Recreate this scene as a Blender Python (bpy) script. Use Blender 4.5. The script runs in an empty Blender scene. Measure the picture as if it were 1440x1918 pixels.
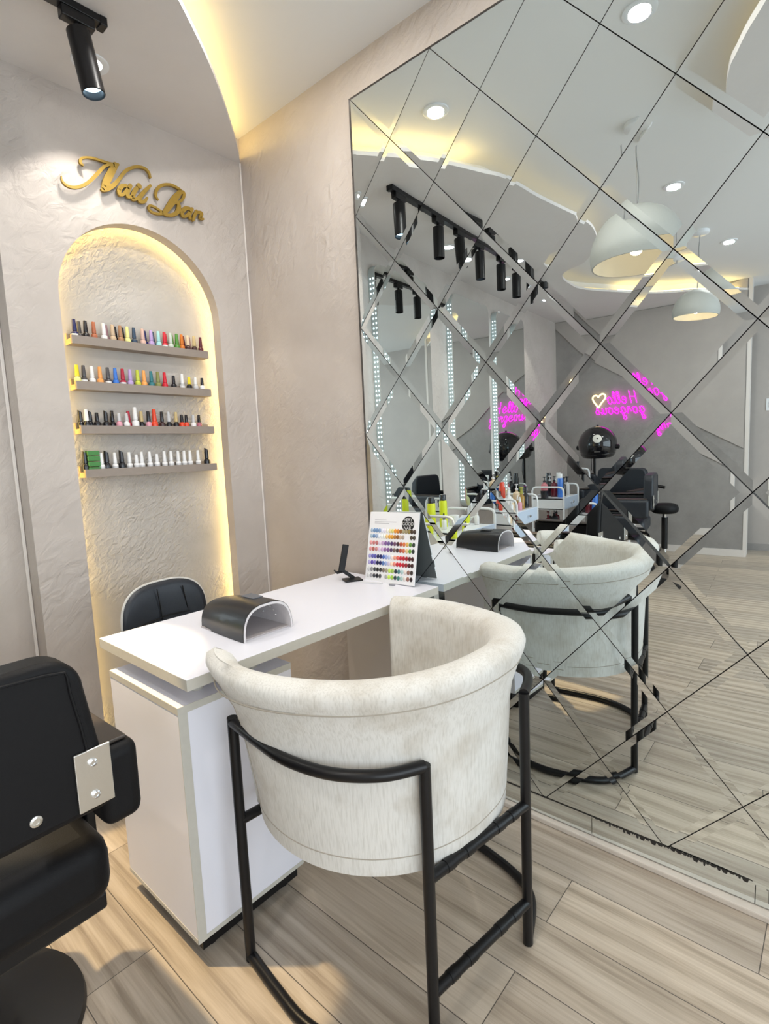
import bpy, math, random
from mathutils import Vector, Matrix
PI = math.pi
random.seed(7)
# tuning of light and tone
EXPOSURE = 0.1
FLOORK = 40
WORLD = 0.7
DAY = 85
DOWN = 7.5
DOWNL = 12
TRACKP = 5
PEND = 1.6
LEDW = 11
LEDN = 22
LEDCOOL = 6
NEONS = 4
FL1 = (0.33, 0.275, 0.215)
FL2 = (0.50, 0.43, 0.35)
FL3 = (0.62, 0.55, 0.465)
CREAM = (0.74, 0.725, 0.68)
WALL1 = (0.46, 0.41, 0.372)
WALL2 = (0.54, 0.49, 0.45)
NICHE1 = (0.42, 0.395, 0.365)
NICHE2 = (0.54, 0.51, 0.48)
CEILC = (0.78, 0.78, 0.77)
CEILLOW1 = (0.69, 0.66, 0.64)
CEILLOW2 = (0.74, 0.71, 0.69)
MIRC = (0.82, 0.885, 0.895)
SC = bpy.context.scene
COL = SC.collection
# ------------------------------------------------------------ camera
cam_d = bpy.data.cameras.new('camera'); CAM = bpy.data.objects.new('camera', cam_d); COL.objects.link(CAM)
yaw, pit, rol = 0.8617, 0.10835, -0.04238
F = Vector((math.sin(yaw)*math.cos(pit), math.cos(yaw)*math.cos(pit), -math.sin(pit)))
R0 = Vector((math.cos(yaw), -math.sin(yaw), 0)); U0 = R0.cross(F)
R = math.cos(rol)*R0 + math.sin(rol)*U0; U = -math.sin(rol)*R0 + math.cos(rol)*U0
M = Matrix((R, U, -F)).transposed().to_4x4(); M.translation = (-1.541, -2.169, 1.2413)
CAM.matrix_world = M
cam_d.sensor_width = 36; cam_d.lens = 997.55*36/1918
cam_d.shift_x = -21.865/1918; cam_d.shift_y = -5.065/1918
cam_d.clip_start = 0.02
SC.camera = CAM
SC.view_settings.view_transform = 'Standard'; SC.view_settings.look = 'None'
SC.view_settings.gamma = 1.0; SC.view_settings.use_curve_mapping = False
SC.view_settings.exposure = EXPOSURE
SC.cycles.max_bounces = 10; SC.cycles.diffuse_bounces = 4; SC.cycles.glossy_bounces = 7
SC.cycles.sample_clamp_indirect = 4.0; SC.cycles.blur_glossy = 0.5
SC.cycles.use_denoising = True
# ------------------------------------------------------------ world: daylight outside the shop front
W = bpy.data.worlds.new('daylight'); SC.world = W; W.use_nodes = True
bg = W.node_tree.nodes['Background']; bg.inputs[0].default_value = (0.80, 0.90, 1.0, 1); bg.inputs[1].default_value = WORLD
def light(name, kind, loc, power, color=(1, 1, 1), rot=(0, 0, 0), size=0.1, size_y=None, spot=None, blend=0.2, parent=None):
    d = bpy.data.lights.new(name, kind); d.energy = power; d.color = color
    if kind == 'AREA':
        d.size = size
        if size_y: d.shape = 'RECTANGLE'; d.size_y = size_y
        else: d.shape = 'DISK'
    elif kind == 'SPOT':
        d.shadow_soft_size = size; d.spot_size = spot; d.spot_blend = blend
    else: d.shadow_soft_size = size
    o = bpy.data.objects.new(name, d); COL.objects.link(o)
    o.location = loc; o.rotation_euler = rot
    if parent: o.parent = parent
    return o
# daylight entering through the glazed shop front (front wall, behind the photographer)
light('window_daylight', 'AREA', (-2.4, -4.58, 1.35), DAY, (0.86, 0.93, 1.0), (PI/2, 0, 0), 4.0, 2.3)
# ------------------------------------------------------------ materials
MATS = {}
def nodes(name):
    m = bpy.data.materials.new(name); m.use_nodes = True
    return m, m.node_tree.nodes, m.node_tree.links, m.node_tree.nodes['Principled BSDF']
def mat(name, col, rough=0.5, metal=0.0, bump=0.0, scale=200, var=0.0, emit=None, es=0.0, coat=0.0, alpha=None, trans=0.0, spec=0.5):
    if name in MATS: return MATS[name]
    m, N, L, P = nodes(name)
    P.inputs['Base Color'].default_value = (*col, 1); P.inputs['Roughness'].default_value = rough
    P.inputs['Metallic'].default_value = metal; P.inputs['Coat Weight'].default_value = coat
    P.inputs['Specular IOR Level'].default_value = spec
    P.inputs['Transmission Weight'].default_value = trans
    if emit: P.inputs['Emission Color'].default_value = (*emit, 1); P.inputs['Emission Strength'].default_value = es
    if bump or var:
        tc = N.new('ShaderNodeTexCoord'); nz = N.new('ShaderNodeTexNoise'); nz.inputs['Scale'].default_value = scale
        nz.inputs['Detail'].default_value = 4
        L.new(tc.outputs['Object'], nz.inputs['Vector'])
        if bump:
            b = N.new('ShaderNodeBump'); b.inputs['Strength'].default_value = bump; b.inputs['Distance'].default_value = 0.004
            L.new(nz.outputs['Fac'], b.inputs['Height']); L.new(b.outputs['Normal'], P.inputs['Normal'])
        if var:
            r = N.new('ShaderNodeMixRGB'); r.inputs[1].default_value = (*[c*(1-var) for c in col], 1)
            r.inputs[2].default_value = (*[min(1, c*(1+var)) for c in col], 1)
            L.new(nz.outputs['Fac'], r.inputs[0]); L.new(r.outputs[0], P.inputs['Base Color'])
    MATS[name] = m
    return m
def plaster(name, c1, c2, rough=0.55, bump=0.7, scale=3.0, stroke=9.0, dist=0.02):
    """trowelled plaster: cloudy tone variation and slanting trowel strokes in the relief"""
    m, N, L, P = nodes(name)
    tc = N.new('ShaderNodeTexCoord')
    n1 = N.new('ShaderNodeTexNoise'); n1.inputs['Scale'].default_value = scale; n1.inputs['Detail'].default_value = 8; n1.inputs['Roughness'].default_value = 0.65
    mp = N.new('ShaderNodeMapping'); mp.vector_type = 'TEXTURE'; mp.inputs['Rotation'].default_value = (0.6, 0.75, 0.0); mp.inputs['Scale'].default_value = (1.0, 1.0, 5.0)
    n2 = N.new('ShaderNodeTexNoise'); n2.inputs['Scale'].default_value = stroke*3; n2.inputs['Detail'].default_value = 6; n2.inputs['Distortion'].default_value = 0.6
    n3 = N.new('ShaderNodeTexNoise'); n3.inputs['Scale'].default_value = 1.6; n3.inputs['Detail'].default_value = 3
    L.new(tc.outputs['Object'], n1.inputs['Vector']); L.new(tc.outputs['Object'], mp.inputs['Vector']); L.new(tc.outputs['Object'], n3.inputs['Vector'])
    L.new(mp.outputs['Vector'], n2.inputs['Vector'])
    rmp = N.new('ShaderNodeValToRGB'); rmp.color_ramp.elements[0].position = 0.3; rmp.color_ramp.elements[1].position = 0.7
    rmp.color_ramp.elements[0].color = (*c1, 1); rmp.color_ramp.elements[1].color = (*c2, 1)
    L.new(n1.outputs['Fac'], rmp.inputs['Fac']); L.new(rmp.outputs['Color'], P.inputs['Base Color'])
    mul = N.new('ShaderNodeMath'); mul.operation = 'MULTIPLY'; L.new(n2.outputs['Fac'], mul.inputs[0])
    r3 = N.new('ShaderNodeMapRange'); r3.inputs[1].default_value = 0.4; r3.inputs[2].default_value = 0.65; L.new(n3.outputs['Fac'], r3.inputs[0])
    L.new(r3.outputs[0], mul.inputs[1])
    b = N.new('ShaderNodeBump'); b.inputs['Strength'].default_value = bump; b.inputs['Distance'].default_value = dist
    L.new(mul.outputs[0], b.inputs['Height']); L.new(b.outputs['Normal'], P.inputs['Normal'])
    P.inputs['Roughness'].default_value = rough
    return m
def wood_floor():
    m, N, L, P = nodes('oak_planks')
    tc = N.new('ShaderNodeTexCoord'); mp = N.new('ShaderNodeMapping')
    mp.inputs['Rotation'].default_value = (0, 0, PI/2); mp.inputs['Location'].default_value = (0.35, 0.012, 0)
    L.new(tc.outputs['Object'], mp.inputs['Vector'])
    br = N.new('ShaderNodeTexBrick'); br.offset = 0.37; br.offset_frequency = 2
    br.inputs['Scale'].default_value = 1.0; br.inputs['Brick Width'].default_value = 1.2; br.inputs['Row Height'].default_value = 0.17
    br.inputs['Mortar Size'].default_value = 0.0012; br.inputs['Mortar Smooth'].default_value = 0.2; br.inputs['Bias'].default_value = 0.0
    br.inputs['Color1'].default_value = (0, 0, 0, 1); br.inputs['Color2'].default_value = (1, 1, 1, 1); br.inputs['Mortar'].default_value = (0.5, 0.5, 0.5, 1)
    L.new(mp.outputs['Vector'], br.inputs['Vector'])
    # grain, offset per plank
    sep = N.new('ShaderNodeVectorMath'); sep.operation = 'MULTIPLY_ADD'; sep.inputs[1].default_value = (7, 3, 5)
    L.new(br.outputs['Color'], sep.inputs[0])
    m2 = N.new('ShaderNodeMapping'); m2.inputs['Scale'].default_value = (1.3, 34, 1); L.new(mp.outputs['Vector'], m2.inputs['Vector'])
    L.new(m2.outputs['Vector'], sep.inputs[2])
    g = N.new('ShaderNodeTexNoise'); g.inputs['Scale'].default_value = 2.6; g.inputs['Detail'].default_value = 9; g.inputs['Roughness'].default_value = 0.62; g.inputs['Distortion'].default_value = 0.7
    L.new(sep.outputs[0], g.inputs['Vector'])
    m3 = N.new('ShaderNodeMapping'); m3.inputs['Scale'].default_value = (1.6, 5.5, 1); L.new(mp.outputs['Vector'], m3.inputs['Vector'])
    s3 = N.new('ShaderNodeVectorMath'); s3.operation = 'MULTIPLY_ADD'; s3.inputs[1].default_value = (11, 5, 3); L.new(br.outputs['Color'], s3.inputs[0]); L.new(m3.outputs['Vector'], s3.inputs[2])
    w = N.new('ShaderNodeTexWave'); w.wave_type = 'RINGS'; w.inputs['Scale'].default_value = 1.1; w.inputs['Distortion'].default_value = 5.5; w.inputs['Detail'].default_value = 3; w.inputs['Detail Scale'].default_value = 0.8
    L.new(s3.outputs[0], w.inputs['Vector'])
    mixw = N.new('ShaderNodeMixRGB'); mixw.inputs[0].default_value = 0.22; L.new(g.outputs['Fac'], mixw.inputs[1]); L.new(w.outputs['Fac'], mixw.inputs[2])
    rp = N.new('ShaderNodeValToRGB'); e = rp.color_ramp.elements
    e[0].position = 0.28; e[0].color = (*FL1, 1); e[1].position = 0.72; e[1].color = (*FL3, 1)
    k = e.new(0.5); k.color = (*FL2, 1)
    L.new(mixw.outputs[0], rp.inputs['Fac'])
    tone = N.new('ShaderNodeMixRGB'); tone.blend_type = 'MULTIPLY'; tone.inputs[0].default_value = 1
    tr = N.new('ShaderNodeValToRGB'); tr.color_ramp.elements[0].color = (0.80, 0.79, 0.78, 1); tr.color_ramp.elements[1].color = (1.08, 1.05, 1.0, 1)
    L.new(br.outputs['Color'], tr.inputs['Fac']); L.new(rp.outputs[0], tone.inputs[1]); L.new(tr.outputs[0], tone.inputs[2])
    seam = N.new('ShaderNodeMixRGB'); seam.inputs[2].default_value = (0.10, 0.085, 0.07, 1); L.new(br.outputs['Fac'], seam.inputs[0]); L.new(tone.outputs[0], seam.inputs[1])
    L.new(seam.outputs[0], P.inputs['Base Color']); P.inputs['Roughness'].default_value = 0.38
    b = N.new('ShaderNodeBump'); b.inputs['Strength'].default_value = 0.12; b.inputs['Distance'].default_value = 0.003
    L.new(g.outputs['Fac'], b.inputs['Height']); L.new(b.outputs['Normal'], P.inputs['Normal'])
    return m
def boucle():
    """cream woven upholstery with fine vertical ribs and a few faint worn marks"""
    m, N, L, P = nodes('cream_weave')
    tc = N.new('ShaderNodeTexCoord')
    mp = N.new('ShaderNodeMapping'); mp.inputs['Scale'].default_value = (260, 260, 24); L.new(tc.outputs['Object'], mp.inputs['Vector'])
    n = N.new('ShaderNodeTexNoise'); n.inputs['Scale'].default_value = 1; n.inputs['Detail'].default_value = 3; L.new(mp.outputs['Vector'], n.inputs['Vector'])
    n2 = N.new('ShaderNodeTexNoise'); n2.inputs['Scale'].default_value = 6; n2.inputs['Detail'].default_value = 5; n2.inputs['Roughness'].default_value = 0.6; L.new(tc.outputs['Object'], n2.inputs['Vector'])
    r = N.new('ShaderNodeValToRGB'); r.color_ramp.elements[0].position = 0.33; r.color_ramp.elements[0].color = (0.60, 0.565, 0.50, 1)
    r.color_ramp.elements[1].position = 0.5; r.color_ramp.elements[1].color = (*CREAM, 1)
    L.new(n2.outputs['Fac'], r.inputs['Fac'])
    mx = N.new('ShaderNodeMixRGB'); mx.blend_type = 'MULTIPLY'; mx.inputs[0].default_value = 1
    r2 = N.new('ShaderNodeValToRGB'); r2.color_ramp.elements[0].position = 0.3; r2.color_ramp.elements[0].color = (0.86, 0.855, 0.84, 1); r2.color_ramp.elements[1].position = 0.55
    L.new(n.outputs['Fac'], r2.inputs['Fac']); L.new(r.outputs[0], mx.inputs[1]); L.new(r2.outputs[0], mx.inputs[2]); L.new(mx.outputs[0], P.inputs['Base Color'])
    b = N.new('ShaderNodeBump'); b.inputs['Strength'].default_value = 0.35; b.inputs['Distance'].default_value = 0.002
    L.new(n.outputs['Fac'], b.inputs['Height']); L.new(b.outputs['Normal'], P.inputs['Normal'])
    P.inputs['Roughness'].default_value = 0.95; P.inputs['Specular IOR Level'].default_value = 0.15
    P.inputs['Sheen Weight'].default_value = 0.2
    return m
def emis(name, col, s):
    if name in MATS: return MATS[name]
    m = bpy.data.materials.new(name); m.use_nodes = True; N = m.node_tree.nodes; N.clear()
    o = N.new('ShaderNodeOutputMaterial'); e = N.new('ShaderNodeEmission'); e.inputs[0].default_value = (*col, 1); e.inputs[1].default_value = s
    m.node_tree.links.new(e.outputs[0], o.inputs[0]); MATS[name] = m
    return m
def clear_glass(name, tint=(0.95, 1, 0.99), mixf=0.12):
    if name in MATS: return MATS[name]
    m = bpy.data.materials.new(name); m.use_nodes = True; N = m.node_tree.nodes; N.clear(); L = m.node_tree.links
    o = N.new('ShaderNodeOutputMaterial'); t = N.new('ShaderNodeBsdfTransparent'); t.inputs[0].default_value = (*tint, 1)
    g = N.new('ShaderNodeBsdfGlossy'); g.inputs['Roughness'].default_value = 0.02; x = N.new('ShaderNodeMixShader'); x.inputs[0].default_value = mixf
    L.new(t.outputs[0], x.inputs[1]); L.new(g.outputs[0], x.inputs[2]); L.new(x.outputs[0], o.inputs[0]); MATS[name] = m
    return m
M_WALL = plaster('beige_plaster', WALL1, WALL2)
M_NICHE = plaster('niche_plaster', NICHE1, NICHE2, bump=0.9, stroke=20, dist=0.022)
M_GREY = plaster('grey_plaster', (0.27, 0.255, 0.245), (0.36, 0.34, 0.325), rough=0.45, bump=0.4, scale=4)
M_PANEL = plaster('pale_panel_plaster', (0.42, 0.385, 0.36), (0.47, 0.43, 0.40), bump=0.1)
M_CEIL = mat('ceiling_paint', CEILC, 0.8, var=0.02, scale=2)
M_CEILLOW = plaster('low_ceiling_paint', CEILLOW1, CEILLOW2, rough=0.7, bump=0.1, scale=2)
M_FLOOR = wood_floor()
M_CREAM = boucle()
M_MIRROR = mat('silvered_glass', MIRC, 0.006, 1.0)
M_MIRROR2 = mat('plain_mirror_glass', (0.86, 0.90, 0.89), 0.004, 1.0)
M_GROUT = mat('mirror_backing', (0.02, 0.018, 0.016), 0.7)
M_TRIM = mat('pale_trim', (0.60, 0.54, 0.47), 0.5, var=0.08, scale=30)
M_WHITEBEAD = mat('corner_bead', (0.75, 0.70, 0.66), 0.5)
M_BLACK = mat('black_metal', (0.005, 0.005, 0.006), 0.36, 0.0, coat=0.08, var=0.3, scale=20, spec=0.35)
M_LEATHER = mat('black_leather', (0.004, 0.004, 0.005), 0.55, bump=0.12, scale=500, var=0.2, spec=0.25)
M_NAVY = mat('dark_leather', (0.016, 0.020, 0.028), 0.42, bump=0.15, scale=400, var=0.2)
M_STEEL = mat('brushed_steel', (0.75, 0.74, 0.70), 0.28, 1.0, bump=0.05, scale=120)
M_CHROME = mat('chrome', (0.85, 0.86, 0.88), 0.08, 1.0)
M_LAM = mat('white_laminate', (0.82, 0.82, 0.89), 0.30, var=0.02, scale=6)
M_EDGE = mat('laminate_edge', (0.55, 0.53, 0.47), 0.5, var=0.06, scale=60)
M_GOLD = mat('brushed_gold', (0.34, 0.215, 0.035), 0.46, 0.4, bump=0.05, scale=90, var=0.12)
M_TAUPE = mat('taupe_shelf', (0.28, 0.235, 0.20), 0.55, var=0.08, scale=40)
M_LITEND = mat('led_lit_shelf_end', (0.62, 0.42, 0.22), 0.6)  # yellow glow of the niche strip, painted into the left shelf ends
M_WHITEM = mat('white_enamel', (0.80, 0.82, 0.84), 0.30, coat=0.3, var=0.02, scale=8)
M_DRAWER = mat('cool_lit_drawer', (0.60, 0.70, 0.84), 0.35, var=0.03, scale=8)  # cool light on the white drawer front, put into its colour
M_LED = emis('warm_led', (1.0, 0.70, 0.22), LEDW)
M_LEDDIM = emis('faint_warm_led', (1.0, 0.70, 0.25), LEDW*0.16)
M_LEDC = emis('cool_led', (0.80, 0.95, 1.0), LEDCOOL)
M_LEDN = emis('niche_led', (1.0, 0.72, 0.25), LEDN)
M_NEON = emis('pink_neon', (1.0, 0.010, 0.72), NEONS)
M_NEONW = emis('warm_neon', (1.0, 0.72, 0.36), 3.0)
M_LAMP = emis('lamp_glow', (1.0, 0.97, 0.92), 14.0)
M_COOLLAMP = emis('cool_lamp_glow', (0.55, 0.80, 1.0), 5.0)
M_BULB = emis('warm_bulb', (1.0, 0.74, 0.45), 2.5)
# ------------------------------------------------------------ mesh helpers
ROOT = {}                                   # object name -> world location its mesh is relative to
class MB:
    def __init__(s): s.v = []; s.f = []; s.m = []
    def add(s, vs, fs, m=0):
        o = len(s.v); s.v += [tuple(p) for p in vs]; s.f += [tuple(i+o for i in f) for f in fs]; s.m += [m]*len(fs); return s
    def box(s, x0, x1, y0, y1, z0, z1, m=0, M=None):
        vs = [Vector((x, y, z)) for z in (z0, z1) for y in (y0, y1) for x in (x0, x1)]
        if M is not None: vs = [M @ v for v in vs]
        return s.add(vs, [(0, 2, 3, 1), (4, 5, 7, 6), (0, 1, 5, 4), (2, 6, 7, 3), (0, 4, 6, 2), (1, 3, 7, 5)], m)
    def tube(s, pts, r, n=10, closed=False, m=0, caps=True):
        pts = [Vector(p) for p in pts]; k = len(pts); rs = r if isinstance(r, (list, tuple)) else [r]*k
        T = []
        for i in range(k):
            a = pts[(i-1) % k] if (closed or i > 0) else pts[i]; b = pts[(i+1) % k] if (closed or i < k-1) else pts[i]
            T.append((b-a).normalized())
        up = Vector((0, 0, 1)) if abs(T[0].z) < 0.9 else Vector((1, 0, 0))
        nrm = (up - T[0]*up.dot(T[0])).normalized(); vs = []
        for i in range(k):
            nrm = (nrm - T[i]*nrm.dot(T[i])).normalized(); bi = T[i].cross(nrm)
            for j in range(n):
                a = 2*PI*j/n; vs.append(pts[i] + (nrm*math.cos(a)+bi*math.sin(a))*rs[i])
        fs = []
        for i in range(k if closed else k-1):
            for j in range(n):
                a, b = i*n+j, i*n+(j+1) % n; c, d = ((i+1) % k)*n+(j+1) % n, ((i+1) % k)*n+j
                fs.append((a, b, c, d))
        if caps and not closed: fs += [tuple(range(n-1, -1, -1)), tuple((k-1)*n+j for j in range(n))]
        return s.add(vs, fs, m)
    def lathe(s, prof, n=24, c=(0, 0, 0), m=0, M=None, sx=1, sy=1):
        vs = []; c = Vector(c)
        for r, z in prof:
            for j in range(n):
                a = 2*PI*j/n; p = Vector((r*math.cos(a)*sx, r*math.sin(a)*sy, z))
                vs.append(c + (M @ p if M is not None else p))
        fs = []
        for i in range(len(prof)-1):
            for j in range(n):
                fs.append((i*n+j, i*n+(j+1) % n, (i+1)*n+(j+1) % n, (i+1)*n+j))
        if prof[0][0] > 1e-5: fs.append(tuple(range(n-1, -1, -1)))
        if prof[-1][0] > 1e-5: fs.append(tuple((len(prof)-1)*n+j for j in range(n)))
        return s.add(vs, fs, m)
    def prism(s, poly, f, d0, d1, m=0):
        """poly: 2-D points; f(u, v, d) -> 3-D"""
        k = len(poly); vs = [f(u, v, d0) for u, v in poly] + [f(u, v, d1) for u, v in poly]
        fs = [tuple(range(k-1, -1, -1)), tuple(range(k, 2*k))] + [(i, (i+1) % k, k+(i+1) % k, k+i) for i in range(k)]
        return s.add(vs, fs, m)
    def ribbon(s, pts, f, d0, d1, m=0):
        """pts: (u, v, width) of a flat stroke; smoothed, extruded from d0 to d1"""
        q = smooth_pts(pts, 5)
        for i in range(len(q)):
            x, y, w = q[i][0], q[i][1], q[i][2]/2; e = ((i*3+len(s.v)//40) % 11)*5e-5
            s.prism([(x+w*math.cos(2*PI*j/14), y+w*math.sin(2*PI*j/14)) for j in range(14)], f, d0-e, d1, m)
            if i:
                x0, y0, w0 = q[i-1][0], q[i-1][1], q[i-1][2]/2; l = math.hypot(x-x0, y-y0)
                if l > 1e-6:
                    nx, ny = -(y-y0)/l, (x-x0)/l; e += 2.5e-5
                    s.prism([(x0+nx*w0, y0+ny*w0), (x0-nx*w0, y0-ny*w0), (x-nx*w, y-ny*w), (x+nx*w, y+ny*w)], f, d0-e, d1, m)
        return s
    def grid(s, nu, nv, fn, closed_u=False, closed_v=False, m=0):
        vs = [fn(i, j) for i in range(nu) for j in range(nv)]; fs = []
        for i in range(nu if closed_u else nu-1):
            for j in range(nv if closed_v else nv-1):
                fs.append((i*nv+j, ((i+1) % nu)*nv+j, ((i+1) % nu)*nv+(j+1) % nv, i*nv+(j+1) % nv))
        return s.add(vs, fs, m)
    def build(s, name, mats, parent=None, loc=None, smooth=40, bevel=0, seg=2, sub=0, local=False, obj_slots=False):
        me = bpy.data.meshes.new(name)
        base = Vector((0, 0, 0))
        if parent is not None and not local: base = ROOT.get(parent.name, Vector((0, 0, 0)))
        elif loc is not None and not local: base = Vector(loc)
        me.from_pydata([Vector(p)-base for p in s.v], [], s.f)
        if not isinstance(mats, (list, tuple)): mats = [mats]
        for mm in mats: me.materials.append(mm)
        if len(mats) > 1: me.polygons.foreach_set('material_index', s.m)
        import bmesh as _b
        b = _b.new(); b.from_mesh(me); _b.ops.recalc_face_normals(b, faces=b.faces); b.to_mesh(me); b.free()
        if smooth:
            me.polygons.foreach_set('use_smooth', [True]*len(me.polygons)); me.set_sharp_from_angle(angle=math.radians(smooth))
        me.update()
        o = bpy.data.objects.new(name, me); COL.objects.link(o)
        if parent is not None: o.parent = parent
        elif loc is not None: o.location = loc
        ROOT[o.name] = base
        if bevel:
            md = o.modifiers.new('bevel', 'BEVEL'); md.width = bevel; md.segments = seg; md.limit_method = 'ANGLE'; md.angle_limit = math.radians(40)
        if sub:
            md = o.modifiers.new('subdivision', 'SUBSURF'); md.levels = sub; md.render_levels = sub
        return o
def smooth_pts(pts, n=6, closed=False):
    """Catmull-Rom through points of any dimension"""
    out = []; k = len(pts)
    for i in range(k if closed else k-1):
        P0, P1, P2, P3 = (pts[(i-1) % k] if (closed or i > 0) else pts[0]), pts[i], pts[(i+1) % k], (pts[(i+2) % k] if (closed or i < k-2) else pts[-1])
        for j in range(n):
            t = j/n
            out.append(tuple(0.5*((2*b)+(-a+c)*t+(2*a-5*b+4*c-d)*t*t+(-a+3*b-3*c+d)*t**3) for a, b, c, d in zip(P0, P1, P2, P3)))
    if not closed: out.append(tuple(pts[-1]))
    return out
def rbox(x0, x1, y0, y1, z0, z1, name, m, parent, bevel=0.01, seg=3, local=True, **k):
    return MB().box(x0, x1, y0, y1, z0, z1).build(name, m, parent, bevel=bevel, seg=seg, local=local, **k)
def thing(name, label, cat, loc=(0, 0, 0), rz=0.0, group=None):
    o = bpy.data.objects.new(name, None); o.empty_display_size = 0.05; COL.objects.link(o)
    o.location = loc; o.rotation_euler = (0, 0, rz); o['label'] = label; o['category'] = cat
    if group: o['group'] = group
    ROOT[o.name] = Vector(loc)
    return o
def tag(o, label, cat, group=None):
    o['label'] = label; o['category'] = cat
    if group: o['group'] = group
    return o
def struct(o): o['kind'] = 'structure'; return o
def dup(root, loc, rz, label, group=None):
    def cp(o, parent):
        c = o.copy(); COL.objects.link(c)
        if parent is not None: c.parent = parent
        for ch in o.children:
            if ch.type != 'LIGHT' or True: cp(ch, c)
        return c
    r = cp(root, None); r.location = loc; r.rotation_euler = (0, 0, rz); r['label'] = label
    if group: r['group'] = group
    return r
ORD = ['leftmost', 'second from the left', 'third from the left', 'fourth from the left', 'fifth from the left', 'sixth from the left', 'seventh from the left', 'eighth from the left', 'ninth from the left', 'tenth from the left', 'eleventh from the left', 'twelfth from the left', 'thirteenth from the left', 'fourteenth from the left', 'fifteenth from the left', 'sixteenth from the left', 'seventeenth from the left', 'rightmost']
# ============================================================ THE ROOM
YB = 0.10                                    # plane of the original back wall; the nail bar front stands 10 cm proud of it
ZU, ZL = 2.675, 2.569                        # upper and dropped ceiling
XF = -4.65                                   # far (left) wall
o = MB().box(-5.3, 0.3, -4.75, 0.9, -0.05, 0.0).build('floor', M_FLOOR, smooth=0); struct(o)
o = MB().box(-5.3, 0.3, -4.75, 0.9, ZU, ZU+0.05).build('ceiling', M_CEIL, smooth=0); struct(o)
# dropped ceiling with its free-form edge (plan curve measured from the corner of the mirror wall to the far wall)
edge = [(0.0, 0.0), (-0.125, -0.153), (-0.388, -0.429), (-0.62, -0.63), (-0.74, -0.715), (-0.95, -0.82), (-1.08, -0.88), (-1.39, -0.93), (-1.67, -0.99), (-1.98, -1.05), (-2.33, -0.99), (-2.65, -0.82), (-2.755, -0.66), (-2.88, -0.575), (-3.12, -0.555), (-3.42, -0.61), (-3.90, -0.95), (-4.10, -1.145), (-4.25, -1.40), (XF, -1.75)]
es = smooth_pts(edge, 6)
poly = [(x, y) for x, y in es] + [(XF, 0.3), (0.0, 0.3)]
def slab(poly_edge, back, z0, z1, name, m):
    b = MB(); k = len(poly_edge)
    b.prism(poly_edge+back, lambda u, v, d: (u, v, d), z0, z1)
    return b.build(name, m, smooth=30)
o = slab(es, [(XF, 0.3), (0.0, 0.3)], ZL, ZL+0.018, 'ceiling.001', M_CEILLOW); struct(o)
def offset_curve(c, d):
    out = []
    for i in range(len(c)):
        a = c[max(0, i-1)]; b = c[min(len(c)-1, i+1)]; tx, ty = b[0]-a[0], b[1]-a[1]; l = math.hypot(tx, ty)
        out.append((c[i][0]+ty/l*d, c[i][1]-tx/l*d))
    return out
inner = offset_curve(es, 0.13)               # set back into the void above the slab
# closing upstand at the back of the cove
ups = [(x, y) for x, y in inner]
b = MB(); n = len(ups)
b.add([(x, y, ZL+0.018) for x, y in ups]+[(x, y, ZU) for x, y in ups], [(i, i+1, n+i+1, n+i) for i in range(n-1)])
o = b.build('trim_1', M_CEIL); struct(o)
cove = offset_curve(es, 0.055)[2:-1]
for seg, m_, lab in (([c for c in cove if c[0] > -0.95], M_LED, 'bright yellow light strip glowing at the corner end of the wavy dropped ceiling'),
                     ([c for c in cove if -3.75 < c[0] <= -0.93], M_LEDDIM, 'faint middle stretch of the light strip along the wavy dropped ceiling'),
                     ([c for c in cove if c[0] <= -3.72], M_LED, 'yellow light strip of the dropped ceiling at the far grey wall')):
    o = MB().tube([(x, y, ZL+0.032) for x, y in seg], 0.008, 6).build('led_strip', m_); tag(o, lab, 'light strip')
# second dropped piece of ceiling near the photographer (its curved edge shows in the mirror, top right)
e2 = smooth_pts([(0.0, -2.13), (-0.30, -2.07), (-0.56, -1.966), (-0.68, -1.911), (-0.777, -1.875), (-0.858, -1.848), (-1.035, -1.825), (-1.20, -1.84), (-1.32, -1.92), (-1.40, -2.1), (-1.52, -2.5), (-2.0, -2.8)], 5)
o = slab(e2, [(-2.0, -3.4), (0, -3.4)], ZL, ZL+0.03, 'ceiling.002', M_CEILLOW); struct(o)
o = MB().tube([(x, y, ZL+0.045) for x, y in offset_curve(e2, -0.06)][8:45], 0.007, 6).build('led_strip', M_LEDDIM); tag(o, 'faint light strip over the curved ceiling piece, top right of the mirror', 'light strip')
# right (mirror) wall: 10 cm recess behind the mirror tiles
b = MB().box(0, 0.25, -0.698, 0.85, 0, ZU).box(0, 0.25, -4.7, -0.698, 2.545, ZU).box(0.10, 0.25, -4.7, -0.698, 0, 2.545).box(0.0, 0.10, -4.7, -2.75, 0, 2.545)
o = b.build('wall_right', M_WALL, smooth=0); struct(o)
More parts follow.
